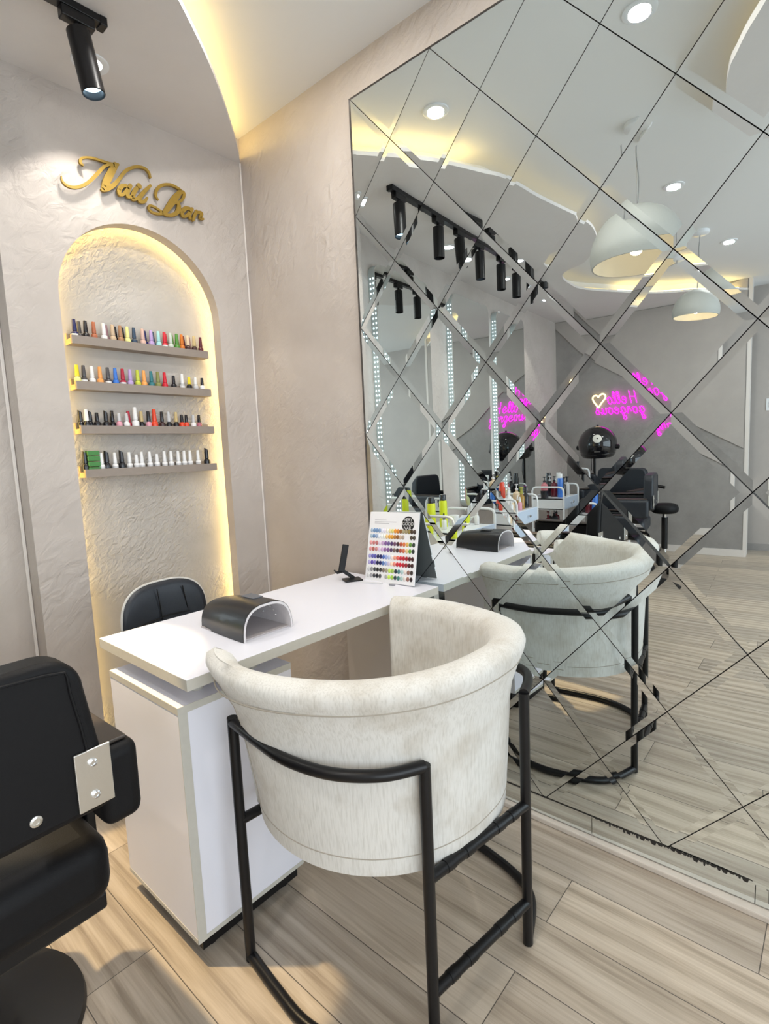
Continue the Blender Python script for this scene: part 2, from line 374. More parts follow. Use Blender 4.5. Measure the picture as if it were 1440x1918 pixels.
# back wall and the boxed-out nail bar front with its arch
o = MB().box(-4.75, 0, YB, YB+0.1, 0, ZU).build('wall_back', M_WALL, smooth=0); struct(o)
AX, AR, AZ, TH = -0.486, 0.318, 1.845, 0.055
def arch(r, n=40): return [(AX+r*math.cos(PI*i/n), AZ+r*math.sin(PI*i/n)) for i in range(n+1)]
b = MB(); X0 = -0.966
ar = arch(AR); n = len(ar)
for y in (0.0, TH):
    vs = [(X0, y, 0), (AX-AR, y, 0), (AX-AR, y, AZ), (X0, y, AZ), (AX+AR, y, 0), (0, y, 0), (0, y, AZ), (AX+AR, y, AZ)]
    b.add(vs, [(0, 1, 2, 3), (4, 5, 6, 7)])
    top = []
    for i in range(n):                       # project arch points out to the rectangle above
        x, z = ar[i]; t = i/(n-1)
        if t < 0.25: q = (0.0, AZ+(ZU-AZ)*t/0.25)
        elif t < 0.75: q = (X0*(t-0.25)/0.5, ZU)
        else: q = (X0, ZU-(ZU-AZ)*(t-0.75)/0.25)
        top.append(q)
    b.add([(x, y, z) for x, z in ar]+[(x, y, z) for x, z in top], [(i, i+1, n+i+1, n+i) for i in range(n-1)])
rim = [(AX+AR, 0)]+ar+[(AX-AR, 0)]; k = len(rim)
b.add([(x, 0, z) for x, z in rim]+[(x, TH, z) for x, z in rim], [(i, i+1, k+i+1, k+i) for i in range(k-1)])
b.add([(X0, 0, 0), (X0, YB, 0), (X0, YB, ZU), (X0, 0, ZU)], [(0, 1, 2, 3)])
b.box(-0.02, 0, TH, YB, 0, ZU)
b.box(X0+0.002, X0+0.03, TH+0.001, YB, 0, ZU)
o = b.build('wall_niche', M_WALL, smooth=25); struct(o)
o = MB().box(X0+0.03, -0.02, YB-0.004, YB+0.001, 0, 2.3).build('wall_niche.001', M_NICHE, smooth=0); struct(o)
R2 = AR+0.035
pth = [(AX+R2, 0.068, 0.02), (AX+R2, 0.068, AZ)]+[(x, 0.068, z) for x, z in arch(R2, 30)]+[(AX-R2, 0.068, AZ), (AX-R2, 0.068, 0.02)]
o = MB().tube(pth, 0.006, 6).build('led_strip', M_LEDN); tag(o, 'warm yellow light strip hidden behind the rim of the arched niche', 'light strip')
o = MB().tube([(-0.972, YB-0.006, 0), (-0.972, YB-0.006, ZL)], 0.006, 6).build('trim_2', M_WHITEBEAD); struct(o)
o = MB().tube([(-0.003, -0.003, 0), (-0.003, -0.003, ZL)], 0.004, 6).build('trim_3', M_WHITEBEAD); struct(o)
# far (left) wall, its pale slanted panel, the recess beside it, front wall with glazed shop front
o = MB().box(XF-0.2, XF, -1.77, 0.2, 0, ZU).build('wall_left', M_GREY, smooth=0); struct(o)
o = MB().box(-5.25, -5.05, -4.7, -1.77, 0, ZU).build('wall_left.001', M_PANEL, smooth=0); struct(o)
pan = [(0.098, 2.565), (0.098, 2.50), (-0.16, 2.22), (-0.33, 2.075), (-0.704, 1.841), (-1.112, 1.453), (-1.745, 1.079), (-1.745, ZU-0.002), (-1.70, ZU-0.002), (-1.2, 2.565)]
o = MB().prism(pan, lambda u, v, d: (d, u, v), XF, XF+0.012).build('trim_4', M_PANEL, smooth=0); struct(o)
o = MB().box(XF-0.2, XF+0.004, -1.785, -1.755, 0, ZU).build('trim_5', M_WHITEBEAD, smooth=0); struct(o)
o = MB().box(XF, XF+0.012, -1.77, 0.1, 0, 0.07).build('baseboard_left', M_WHITEBEAD, smooth=0); struct(o)
o = MB().box(-5.05, -5.04, -4.6, -1.77, 0, 0.07).build('baseboard_left.001', M_GREY, smooth=0); struct(o)
WY = -4.62
b = MB().box(-5.25, -4.5, WY-0.1, WY, 0, ZU).box(-0.3, 0.1, WY-0.1, WY, 0, ZU).box(-4.5, -0.3, WY-0.1, WY, 2.5, ZU).box(-4.5, -0.3, WY-0.1, WY, 0, 0.12)
o = b.build('wall_front', M_WALL, smooth=0); struct(o)
b = MB()
for x in (-4.5, -3.12, -1.74, -0.36): b.box(x, x+0.06, WY-0.08, WY-0.02, 0.12, 2.5)
b.box(-4.5, -0.3, WY-0.08, WY-0.02, 2.44, 2.5).box(-4.5, -0.3, WY-0.08, WY-0.02, 0.12, 0.18)
o = b.build('window_1', M_BLACK, smooth=0); struct(o)
o2 = MB().box(-4.44, -0.36, WY-0.052, WY-0.048, 0.18, 2.44).build('glass', clear_glass('shopfront_glass'), o, smooth=0)
# light switch on the end of the far wall
t = thing('light_switch', 'small white light switch on the grey wall beside its pale edge', 'switch', (-5.05, -1.95, 1.50))
rbox(0, 0.008, -0.04, 0.04, -0.06, 0.06, 'face_plate', M_WHITEM, t, 0.003); rbox(0.008, 0.013, -0.015, 0.015, -0.03, 0.03, 'rocker', M_WHITEM, t, 0.002)
# ============================================================ MIRROR WALL of bevelled lozenge tiles
DL = math.radians(0.35)
EYE = Vector((-1.541, -2.169, 1.2413))       # the spot the tile grid was surveyed from
def yaw_at(y, z):                            # the wall is out of true: it twists from 0.4 to 2.4 degrees away from the desk
    t = min(1.0, max(0.0, (z-0.80)/0.50, (-1.86-y)/0.12 if z > 0.25 else 0.0)); return math.radians(0.4+2.0*t*t*(3-2*t))
def surf(y, z):
    yc = max(y, -1.92); x = -math.tan(yaw_at(-1.5, z))*(yc+1.12)
    if y < -1.92: x += math.tan(math.radians(2.4))*(-1.92-y)
    return x-math.tan(DL)*(z-1.0)
def on_panel(y, z, d=0.0): return Vector((surf(y, z)-d, y, z))
GY, GZ, HY, HZ = -0.712, 2.534, 0.1825, 0.204
ZB = GZ-12*HZ; YE = GY-11*HY
mw = thing('mirror_wall', 'floor to ceiling wall mirror of bevelled diamond tiles beside the nail desk', 'mirror', (0, -1.8, 0))
b = MB()
def inset(poly, d):
    k = len(poly); out = []
    for i in range(k):
        p0, p1, p2 = Vector(poly[i-1]), Vector(poly[i]), Vector(poly[(i+1) % k])
        e1 = (p1-p0).normalized(); e2 = (p2-p1).normalized(); n1 = Vector((-e1.y, e1.x)); n2 = Vector((-e2.y, e2.x))
        bis = (n1+n2); out.append(tuple(p1+bis*(d/max(1e-6, 1+n1.dot(n2)))))
    return out
BEV, BT = 0.0195, math.radians(1.7)
rt = random.Random(3)
def tile(poly):
    area = sum(poly[i][0]*poly[(i+1) % len(poly)][1]-poly[(i+1) % len(poly)][0]*poly[i][1] for i in range(len(poly)))
    if area < 0: poly = poly[::-1]
    if abs(area) < 0.004: return
    o_ = inset(poly, 0.0013); i_ = inset(poly, BEV); k = len(poly); h = math.tan(BT)*BEV
    cy = sum(p[0] for p in poly)/k; cz = sum(p[1] for p in poly)/k
    a, c = rt.gauss(0, 0.0009), rt.gauss(0, 0.0009)
    ty, tz = math.tan(yaw_at(cy, cz))+a, math.tan(DL)+c
    yc, zc = cy, cz
    for _ in range(4):                       # centre of the tile on the twisted wall
        t_ = (surf(yc, zc)-EYE.x)/(0-EYE.x); yc = EYE.y+(cy-EYE.y)*t_; zc = EYE.z+(cz-EYE.z)*t_
    nv = Vector((1, ty, tz)); Pc = Vector((surf(yc, zc), yc, zc))
    def f(p, d):
        v = Vector((0, p[0], p[1]))-EYE; P = EYE+v*((Pc-EYE).dot(nv)/v.dot(nv))
        return P-Vector((0.006+d, 0, 0))
    b.add([f(p, 0) for p in o_]+[f(p, h) for p in i_], [tuple(k+i for i in range(k))]+[(i, (i+1) % k, k+(i+1) % k, k+i) for i in range(k)], 0)
    b.add([f(p, 0) for p in o_]+[f(p, 0)+Vector((0.016, 0, 0)) for p in o_], [(i, (i+1) % k, k+(i+1) % k, k+i) for i in range(k)], 1)
for j in range(0, 13):
    for i in range(0, 12):
        if (i+j) % 2 == 0: continue          # tile centres sit at odd i+j; nodes at even
        cy, cz = GY-i*HY, GZ-j*HZ
        pts = [(cy+HY, cz), (cy, cz+HZ), (cy-HY, cz), (cy, cz-HZ)]
        # clip to the panel rectangle
        def clip(p, fn):
            out = []
            for q in range(len(p)):
                A, B = p[q], p[(q+1) % len(p)]; fa, fb = fn(A), fn(B)
                if fa >= -1e-9: out.append(A)
                if fa*fb < -1e-12:
                    t_ = fa/(fa-fb); out.append((A[0]+t_*(B[0]-A[0]), A[1]+t_*(B[1]-A[1])))
            return out
        for fn in (lambda q: GY-q[0], lambda q: q[0]-YE, lambda q: GZ-q[1], lambda q: q[1]-ZB):
            if pts: pts = clip(pts, fn)
        if len(pts) >= 3: tile(pts)
b.build('mirror_tiles', [M_MIRROR, M_GROUT], mw, smooth=0)
b = MB().box(0.088, 0.096, YE, GY-0.03, 0.015, GZ-0.03)
b.build('backing_board', M_GROUT, mw, smooth=0)
b = MB(); ys = [GY, -1.07, -1.594, -2.02, -2.45, YE]
for a_, c_ in zip(ys[:-1], ys[1:]):
    q = [(a_-0.001, 0.022), (c_+0.001, 0.022), (c_+0.001, ZB-0.005), (a_-0.001, ZB-0.005)]
    vs = [on_panel(y, z, 0.006) for y, z in q]+[on_panel(y, z, 0.0) for y, z in q]
    b.add(vs, [(0, 1, 2, 3), (4, 5, 6, 7)]+[(i, (i+1) % 4, 4+(i+1) % 4, 4+i) for i in range(4)])
b.build('border_strip', M_MIRROR, mw, smooth=0)
# ragged dark glue line where the border strip meets the tiles
b = MB(); rg = random.Random(5); yy = -1.60
while yy > -2.6:
    w_ = rg.uniform(0.006, 0.02); h_ = rg.uniform(0.001, 0.009) if rg.random() < 0.7 else 0.0015
    q = [(yy, ZB), (yy-w_, ZB), (yy-w_*0.8, ZB-0.004-h_), (yy-w_*0.3, ZB-0.004-h_*0.9)]
    b.add([on_panel(y, z, 0.0068) for y, z in q], [(0, 1, 2, 3)]); yy -= w_*0.95
for k in range(48):
    y0_, y1_ = GY-(GY-YE)*k/48, GY-(GY-YE)*(k+1)/48
    b.add([on_panel(y, z, 0.0072) for y, z in ((y0_, ZB+0.0012), (y1_, ZB+0.0012), (y1_, ZB-0.0028), (y0_, ZB-0.0028))], [(0, 1, 2, 3)])
b.build('glue_line', M_GROUT, mw, smooth=0)
o = MB().box(-0.016, 0.02, -4.6, -0.70, 0, 0.018).build('baseboard_right', M_TRIM, smooth=0, bevel=0.004); struct(o)
# ============================================================ CEILING LIGHTS
def downlight(x, y, z, label, power, kind='AREA', spot=1.6, blend=0.35):
    t = thing('ceiling_light', label, 'ceiling light', (x, y, z), 0, 'round recessed ceiling lights')
    MB().lathe([(0.036, -0.001), (0.036, -0.004), (0.050, -0.006), (0.056, -0.004), (0.057, 0.0)], 28).build('trim_ring', M_WHITEM, t, local=True)
    MB().lathe([(0.0, -0.0012), (0.036, -0.0012)], 28).build('lens', M_LAMP, t, local=True, smooth=0)
    light('light_beam', kind, (0, 0, -0.012), power, (1.0, 0.96, 0.91) if kind == 'AREA' else (1.0, 0.94, 0.85), (0, 0, 0), 0.07 if kind == 'AREA' else 0.03, None, spot, blend, parent=t)
    return t
for x, y, lab in ((-0.535, -0.80, 'round white recessed light of the raised ceiling nearest the mirror corner'), (-0.52, -1.61, 'bright round recessed light at the very top right of the mirror'),
                  (-2.03, -1.495, 'round recessed light seen in the mirror right of the large pendant cord'), (-3.34, -1.68, 'round recessed light seen in the mirror above the small pendant lamp'),
                  (-1.9, -2.9, 'added unseen round recessed light in the ceiling behind the photographer'), (-3.5, -3.0, 'added unseen round recessed light in the ceiling by the shop front')):  # the last two lights are added, out of view
    downlight(x, y, ZU, lab, DOWN)
for i, (x, lab) in enumerate(((-0.70, 'round recessed light of the low ceiling behind the first track spotlight'), (-1.70, 'round recessed light of the low ceiling above the second salon mirror'), (-2.60, 'round recessed light of the low ceiling above the third salon mirror'), (-3.55, 'round recessed light of the low ceiling at the far corner'))):
    downlight(x, -0.19, ZL, lab, DOWNL, 'SPOT', math.radians(84), 0.12)
# black track with spotlights
t = thing('light_track', 'black ceiling track carrying a row of cylinder spotlights', 'light track', (-1.73, -0.40, ZL))
rbox(-0.98, 0.98, -0.017, 0.017, -0.022, 0, 'rail', M_BLACK, t, 0.002); rbox(0.975, 0.995, -0.019, 0.019, -0.026, 0, 'end_cap', M_BLACK, t, 0.002); rbox(-0.995, -0.975, -0.019, 0.019, -0.026, 0, 'end_cap', M_BLACK, t, 0.002)
hx = [-0.815, -1.21, -1.46, -1.72, -2.05, -2.32, -2.60]; lit = [1, 0, 1, 1, 0, 0, 1]
tl = [(-0.10, -0.12), (0, 0), (-0.16, -0.15), (0, 0.04), (0, 0), (0, 0), (0.05, 0.03)]
for i, x in enumerate(hx):
    t = thing('track_spotlight', 'black cylinder track spotlight, %s' % (['the one hanging above the gold sign', 'second along the track from the gold sign', 'third along the track from the gold sign', 'fourth along the track from the gold sign', 'fifth along the track from the gold sign', 'sixth along the track from the gold sign', 'last along the track, farthest from the gold sign'][i]), 'spotlight', (x, -0.40, ZL-0.022), 0, 'spotlights on the ceiling track')
    rbox(-0.045, 0.045, -0.016, 0.016, -0.030, 0.0, 'adapter', M_BLACK, t, 0.003); MB().tube([(0, 0, -0.028), (0, 0, -0.05)], 0.009, 10).build('swivel', M_BLACK, t, local=True)
    Mr = Matrix.Translation((0, 0, -0.045)) @ Matrix.Rotation(tl[i][0], 4, 'X') @ Matrix.Rotation(tl[i][1], 4, 'Y')
    MB().lathe([(0.0, 0.0), (0.026, 0.0), (0.032, -0.004), (0.032, -0.172), (0.0295, -0.174), (0.0285, -0.168), (0.0265, -0.150)], 28, (0, 0, 0), 0, Mr).build('lamp_body', M_BLACK, t, local=True)
    MB().lathe([(0.0, -0.152), (0.027, -0.152)], 24, (0, 0, 0), 0, Mr).build('lens', M_COOLLAMP if lit[i] else M_WHITEM, t, local=True, smooth=0)
    if lit[i]:
        lo = light('light_beam', 'SPOT', Mr @ Vector((0, 0, -0.178)), TRACKP*(FLOORK if i == 2 else 1), (1.0, 0.74, 0.40) if i == 2 else (0.85, 0.93, 1.0), Mr.to_euler(), 0.02, None, 0.46 if i == 2 else 1.0, 0.15, parent=t)
# white dome pendants
def pendant(x, y, dia, zt, label, tilt):
    t = thing('pendant_lamp', label, 'pendant lamp', (x, y, ZU), 0)
    MB().lathe([(0, 0), (0.06, 0), (0.06, -0.018), (0.05, -0.025), (0, -0.025)], 24).build('canopy', M_WHITEM, t, local=True)
    L_ = ZU-zt
    MB().tube(smooth_pts([(0, 0, -0.02), (0.012, 0.004, -L_*0.35), (-0.008, -0.004, -L_*0.7), (0, 0, -L_)], 6), 0.0028, 6).build('cord', mat('grey_cord', (0.25, 0.25, 0.25), 0.6), t, local=True)
    MB().tube([(0.01, 0.004, -0.02), (0.005, 0.002, -L_)], 0.0012, 5).build('steel_wire', M_CHROME, t, local=True)
    r = dia/2; h = dia*0.62
    pr = [(0.012, 0.0), (r*0.35, -h*0.06), (r*0.68, -h*0.22), (r*0.90, -h*0.48), (r*1.0, -h*0.78), (r*0.96, -h*1.0)]
    pr = smooth_pts(pr, 4); inn = [(max(0.0, a-0.006), z_-0.004 if i_ < len(pr)-1 else z_) for i_, (a, z_) in enumerate(pr)][::-1]
    Mt = Matrix.Translation((0, 0, -L_)) @ Matrix.Rotation(tilt, 4, 'X')
    sh = MB().lathe(pr+inn, 40, (0, 0, 0), 0, Mt); sh.build('shade', mat('pale_shade', (0.40, 0.41, 0.385), 0.6, bump=0.1, scale=60), t, local=True)
    MB().lathe([(0.0, -h*0.28), (0.022, -h*0.30), (0.03, -h*0.42), (0.02, -h*0.55), (0, -h*0.58)], 16, (0, 0, 0), 0, Mt).build('bulb', M_BULB, t, local=True)
    light('lamp_light', 'POINT', Mt @ Vector((0, 0, -h*0.72)), PEND, (1.0, 0.72, 0.42), size=0.03, parent=t)
pendant(-1.215, -1.465, 0.41, 2.315, 'large white dome pendant lamp seen big in the mirror', 0.0)
pendant(-2.95, -1.53, 0.31, 2.29, 'smaller white dome pendant lamp farther back in the mirror', math.radians(3))
SIGN = {'letter_n':[[(-0.7627,2.2499,0.0022),(-0.7622,2.2371,0.0045),(-0.7528,2.2255,0.0075),(-0.7336,2.2233,0.0091),(-0.7112,2.2306,0.01),(-0.6836,2.2503,0.0101),(-0.6586,2.277,0.011),(-0.6327,2.3097,0.0112),(-0.6108,2.3367,0.0097),(-0.5858,2.3514,0.0073)],[(-0.6879,2.3132,0.0062),(-0.6953,2.3199,0.0085),(-0.6922,2.3323,0.0077),(-0.6746,2.3436,0.0062),(-0.6478,2.3504,0.0071),(-0.6171,2.3519,0.008),(-0.5856,2.3535,0.0098),(-0.561,2.3603,0.0083)],[(-0.5716,2.3545,0.0206),(-0.5883,2.3251,0.0246),(-0.6077,2.2872,0.0252),(-0.6203,2.2577,0.0202)],[(-0.6269,2.2489,0.0137),(-0.6105,2.2581,0.0178),(-0.5848,2.2791,0.0148),(-0.5619,2.3085,0.0108),(-0.5383,2.3425,0.0109),(-0.5112,2.366,0.0102),(-0.4847,2.3794,0.0095),(-0.4586,2.3824,0.0096),(-0.4442,2.3731,0.0088),(-0.4392,2.3562,0.0071)]],'letter_a':[[(-0.5368,2.293,0.0109),(-0.5539,2.2853,0.0142),(-0.5658,2.2675,0.0158),(-0.5652,2.2518,0.0116),(-0.5503,2.2585,0.0109),(-0.536,2.2792,0.0101),(-0.5239,2.2972,0.0102)],[(-0.5218,2.2979,0.0144),(-0.5349,2.2695,0.0144),(-0.5343,2.2535,0.0127),(-0.5188,2.2625,0.0094),(-0.5066,2.2806,0.0086)]],'letter_i':[[(-0.4989,2.2953,0.0146),(-0.5139,2.2701,0.0154),(-0.5157,2.2513,0.0137),(-0.5002,2.2581,0.0095),(-0.4881,2.2743,0.0069)],[(-0.4878,2.3091,0.0182),(-0.4862,2.3076,0.0182)]],'letter_l':[[(-0.4421,2.3242,0.0097),(-0.4667,2.2955,0.0131),(-0.4888,2.2658,0.0156),(-0.4902,2.251,0.013),(-0.4726,2.2553,0.0122),(-0.4592,2.2731,0.007)]],'letter_b':[[(-0.4149,2.2807,0.0054),(-0.423,2.2907,0.009),(-0.4202,2.3105,0.0107),(-0.4057,2.332,0.0108),(-0.3813,2.3484,0.01),(-0.3528,2.3557,0.0102),(-0.3248,2.352,0.0103),(-0.3063,2.3428,0.0123)],[(-0.3161,2.3419,0.0161),(-0.3431,2.3074,0.0253),(-0.3701,2.269,0.0231),(-0.3911,2.2413,0.0165),(-0.4154,2.2257,0.009),(-0.4425,2.224,0.008),(-0.457,2.2343,0.0079),(-0.4515,2.2464,0.008),(-0.4336,2.2476,0.008),(-0.414,2.2409,0.0081),(-0.3919,2.2325,0.0119),(-0.3685,2.2351,0.012),(-0.3436,2.2489,0.0159),(-0.3295,2.2726,0.0189),(-0.3302,2.2919,0.0141),(-0.3441,2.2963,0.0093)],[(-0.3317,2.3282,0.0094),(-0.3038,2.3436,0.0133),(-0.303,2.3265,0.0114),(-0.3195,2.3039,0.0094),(-0.3422,2.2904,0.0084)]],'second_letter_a':[[(-0.2794,2.2876,0.0106),(-0.2997,2.2815,0.0163),(-0.3161,2.2613,0.0161),(-0.3148,2.2486,0.0124),(-0.3,2.2507,0.0105),(-0.2861,2.268,0.0096),(-0.2722,2.2854,0.0087)],[(-0.2694,2.2884,0.0136),(-0.2844,2.2596,0.0135),(-0.2805,2.2475,0.0106)]],'letter_r':[[(-0.2496,2.2854,0.0127),(-0.2618,2.2618,0.0127),(-0.2684,2.2443,0.0107)],[(-0.2614,2.2664,0.0078),(-0.2422,2.2832,0.0108),(-0.2269,2.2832,0.0139),(-0.2338,2.2632,0.0139),(-0.221,2.2623,0.008)]]}
# ============================================================ GOLD SIGN
t = thing('wall_sign', 'raised gold script lettering reading Nail Bar above the arch', 'sign', (-0.48, -0.01, 2.3))
for k_, strokes in SIGN.items():
    b = MB()
    for s_ in strokes: b.ribbon([(u, v, w*0.93+0.001) for u, v, w in s_], lambda u, v, d: (u, d, v), -0.022, -0.012)
    b.build(k_, M_GOLD, t, smooth=30)
# ============================================================ SHELVES AND POLISH BOTTLES
SHZ = [1.720, 1.553, 1.388, 1.222]; SHN = ['top', 'second', 'third', 'lowest']
FLZ = []
for z, nm in zip(SHZ, SHN):
    t = thing('polish_shelf', '%s of the four taupe ledge shelves in the arched niche' % nm, 'shelf', (-0.4875, 0.096, z-0.031), 0, 'ledge shelves in the niche')
    MB().prism([(0.096, z+0.012), (0.096, z-0.031), (0.038, z-0.031), (0.038, z), (0.046, z), (0.046, z-0.012), (0.088, z-0.012), (0.088, z+0.012)], lambda u, v, d: (d, u, v), -0.763, -0.212).build('ledge', M_TAUPE, t, smooth=0)
    MB().prism([(0.096, z+0.0122), (0.096, z-0.0312), (0.0378, z-0.0312), (0.0378, z+0.0002), (0.0462, z+0.0002), (0.0462, z-0.0118), (0.0878, z-0.0118), (0.0878, z+0.0122)], lambda u, v, d: (d, u, v), -0.766, -0.763).build('lit_end_edge', M_LITEND, t, smooth=0)
    FLZ.append(z-0.012)
def paint(c, gloss=0.25): return mat('polish_%02x%02x%02x' % tuple(int(255*x) for x in c), c, gloss, coat=0.3)
def slotmat(o, m):
    o.material_slots[0].link = 'OBJECT'; o.material_slots[0].material = m
def proto_mesh(b, name):
    o = b.build(name, M_WHITEM, None, local=True); me = o.data; bpy.data.objects.remove(o); return me
ME = {}
ME['body'] = proto_mesh(MB().lathe([(0, 0), (0.0125, 0), (0.0135, 0.003), (0.0135, 0.026), (0.012, 0.031), (0.007, 0.035), (0.0065, 0.038)], 18), 'body_mesh')
ME['cap'] = proto_mesh(MB().lathe([(0.0092, 0.036), (0.0094, 0.038), (0.0070, 0.083), (0.0062, 0.0855), (0, 0.0858)], 16), 'cap_mesh')
ME['shortcap'] = proto_mesh(MB().lathe([(0.0085, 0.036), (0.0088, 0.038), (0.0072, 0.071), (0.0064, 0.073), (0, 0.0732)], 16), 'shortcap_mesh')
ME['label'] = proto_mesh(MB().lathe([(0.01365, 0.013), (0.01365, 0.023)], 18), 'label_mesh')
sl = MB(); n_ = 18
sl.add([(0.0095*math.cos(2*PI*j/n_), 0.0095*math.sin(2*PI*j/n_), 0.036) for j in range(n_)]+[(0.0085*math.cos(2*PI*j/n_), 0.0085*math.sin(2*PI*j/n_), 0.084-0.75*(0.0085+0.0085*math.cos(2*PI*j/n_))) for j in range(n_)],
       [(j, (j+1) % n_, n_+(j+1) % n_, n_+j) for j in range(n_)]+[tuple(range(n_, 2*n_))])
ME['slantcap'] = proto_mesh(sl, 'slantcap_mesh')
def bottle(x, y, z, cap, body, label, group, kind='cap', scale=1.0, lab=None, rz=0.0):
    t = thing('polish_bottle', label, 'nail polish', (x, y, z), rz, group); t.scale = (scale*0.86,)*3
    for nm, key, m in (('glass_body', 'body', body), ('bottle_cap', kind, cap)):
        o = bpy.data.objects.new(nm, ME[key]); COL.objects.link(o); o.parent = t; slotmat(o, m)
    if lab:
        o = bpy.data.objects.new('paper_label', ME['label']); COL.objects.link(o); o.parent = t; slotmat(o, lab)
    return t
C = dict(navy=(0.012, 0.016, 0.10), black=(0.006, 0.006, 0.010), terracotta=(0.42, 0.13, 0.06), white=(0.80, 0.80, 0.80), beige=(0.56, 0.42, 0.28), tan=(0.38, 0.20, 0.10), paleyellow=(0.80, 0.76, 0.30),
         slate=(0.03, 0.06, 0.11), blush=(0.62, 0.42, 0.36), lilac=(0.46, 0.33, 0.62), aqua=(0.35, 0.66, 0.66), red=(0.60, 0.012, 0.03), palegrey=(0.55, 0.62, 0.56), green=(0.08, 0.26, 0.04), orange=(0.62, 0.17, 0.015),
         cream=(0.70, 0.56, 0.38), gold=(0.55, 0.42, 0.20), maroon=(0.10, 0.008, 0.02), charcoal=(0.07, 0.065, 0.07), peach=(0.85, 0.36, 0.10), blue=(0.04, 0.18, 0.62), crimson=(0.42, 0.012, 0.04), lime=(0.52, 0.58, 0.05), teal=(0.02, 0.17, 0.20),
         olive=(0.22, 0.23, 0.06), yellow=(0.80, 0.65, 0.02), silver=(0.55, 0.55, 0.56), pink=(0.70, 0.32, 0.40), mauve=(0.28, 0.16, 0.19), scarlet=(0.72, 0.06, 0.02), dusky=(0.42, 0.13, 0.17), brown=(0.05, 0.02, 0.02))
NM = dict(paleyellow='pale yellow', palegrey='pale grey', dusky='dusky pink')
def cn(k): return NM.get(k, k)
row1 = list(zip([-0.744, -0.705, -0.676, -0.640, -0.607, -0.578, -0.551, -0.525, -0.490, -0.455, -0.424, -0.398, -0.372, -0.344, -0.322, -0.294, -0.264, -0.234],
    ['navy', 'black', 'terracotta', 'white', 'beige', 'tan', 'paleyellow', 'slate', 'blush', 'lilac', 'aqua', 'red', 'palegrey', 'green', 'orange', 'cream', 'gold', 'maroon']))
for i, (x, c) in enumerate(row1):
    body = paint(C[c] if c not in ('cream', 'gold') else C['brown'])
    bottle(x, 0.059, FLZ[0], paint(C[c]), body, '%s polish bottle, front row of the top shelf, %s' % (cn(c), ORD[i]), 'front row of polish on the top shelf', lab=(paint(C['white']) if c in ('navy', 'red') else None))
for i, (x, c) in enumerate(zip([-0.722, -0.625, -0.592, -0.563, -0.474, -0.440, -0.386, -0.358, -0.306, -0.279], ['charcoal', 'mauve', 'black', 'black', 'navy', 'slate', 'crimson', 'green', 'maroon', 'mauve'])):
    bottle(x, 0.0755, FLZ[0], paint(C[c]), paint(C[c]), '%s polish bottle, back row of the top shelf, %s' % (cn(c), ORD[i] if i < 9 else 'rightmost'), 'back row of polish on the top shelf', scale=0.97)
row2 = [('yellow', 'paleyellow'), ('charcoal', 'charcoal'), ('white', 'white'), ('peach', 'peach'), ('charcoal', 'charcoal'), ('blue', 'blue'), ('crimson', 'crimson'), ('lilac', 'lilac'), ('lime', 'lime'), ('peach', 'peach'), ('teal', 'teal'), ('olive', 'olive'), ('red', 'red'), ('black', 'black'), ('white', 'silver'), ('yellow', 'black'), ('white', 'silver'), ('black', 'white')]
x2 = [-0.750, -0.727, -0.698, -0.669, -0.640, -0.612, -0.584, -0.555, -0.525, -0.499, -0.469, -0.441, -0.412, -0.373, -0.334, -0.302, -0.272, -0.240]
for i, (x, (c, d)) in enumerate(zip(x2, row2)):
    bottle(x, 0.061, FLZ[1], paint(C[c]), paint(C[d]), '%s capped polish bottle on the second shelf, %s' % (cn(c), ORD[i]), 'polish bottles on the second shelf', 'shortcap' if i > 12 and i != 14 else 'cap', lab=(paint(C['white']) if i in (1, 4, 6, 14) else None))
ORD20 = ORD[:17]+['eighteenth from the left', 'nineteenth from the left', 'rightmost']
row3 = [('black', 'black', 'slantcap'), ('white', 'black', 'cap'), ('black', 'black', 'slantcap'), ('black', 'black', 'shortcap'), ('black', 'black', 'slantcap'), ('black', 'black', 'cap'), ('silver', 'pink', 'shortcap'), ('silver', 'white', 'shortcap'), ('crimson', 'crimson', 'cap'), ('white', 'white', 'cap'),
        ('gold', 'black', 'cap'), ('black', 'pink', 'cap'), ('scarlet', 'scarlet', 'cap'), ('black', 'brown', 'cap'), ('silver', 'black', 'cap'), ('gold', 'black', 'cap'), ('black', 'scarlet', 'shortcap'), ('black', 'scarlet', 'shortcap'), ('silver', 'white', 'shortcap'), ('black', 'dusky', 'shortcap')]
x3 = [-0.750, -0.734, -0.716, -0.697, -0.664, -0.634, -0.615, -0.586, -0.571, -0.551, -0.519, -0.497, -0.472, -0.440, -0.410, -0.378, -0.352, -0.331, -0.298, -0.271]
for i, (x, (c, d, kd)) in enumerate(zip(x3, row3)):
    back = i in (0, 2, 5, 8, 10)
    bottle(x, 0.0755 if back else 0.059, FLZ[2], paint(C[c]), paint(C[d]), '%s capped %s polish bottle on the third shelf, %s' % (cn(c), cn(d), ORD20[i]), 'polish bottles on the third shelf', kd, 1.2 if i == 9 else (1.12 if i == 12 else 1.0))
x4 = [-0.696, -0.646, -0.590, -0.562, -0.540, -0.507, -0.477, -0.444, -0.415, -0.383, -0.355, -0.328, -0.290]
for i, x in enumerate(x4):
    bottle(x, 0.059, FLZ[3], paint(C['white']), paint(C['white']), 'white gel polish bottle on the lowest shelf, %s of its white bottles' % (ORD[i] if i < 12 else 'rightmost'), 'white gel bottles on the lowest shelf', 'shortcap' if i in (3, 6) else 'cap', lab=paint(C['silver']))
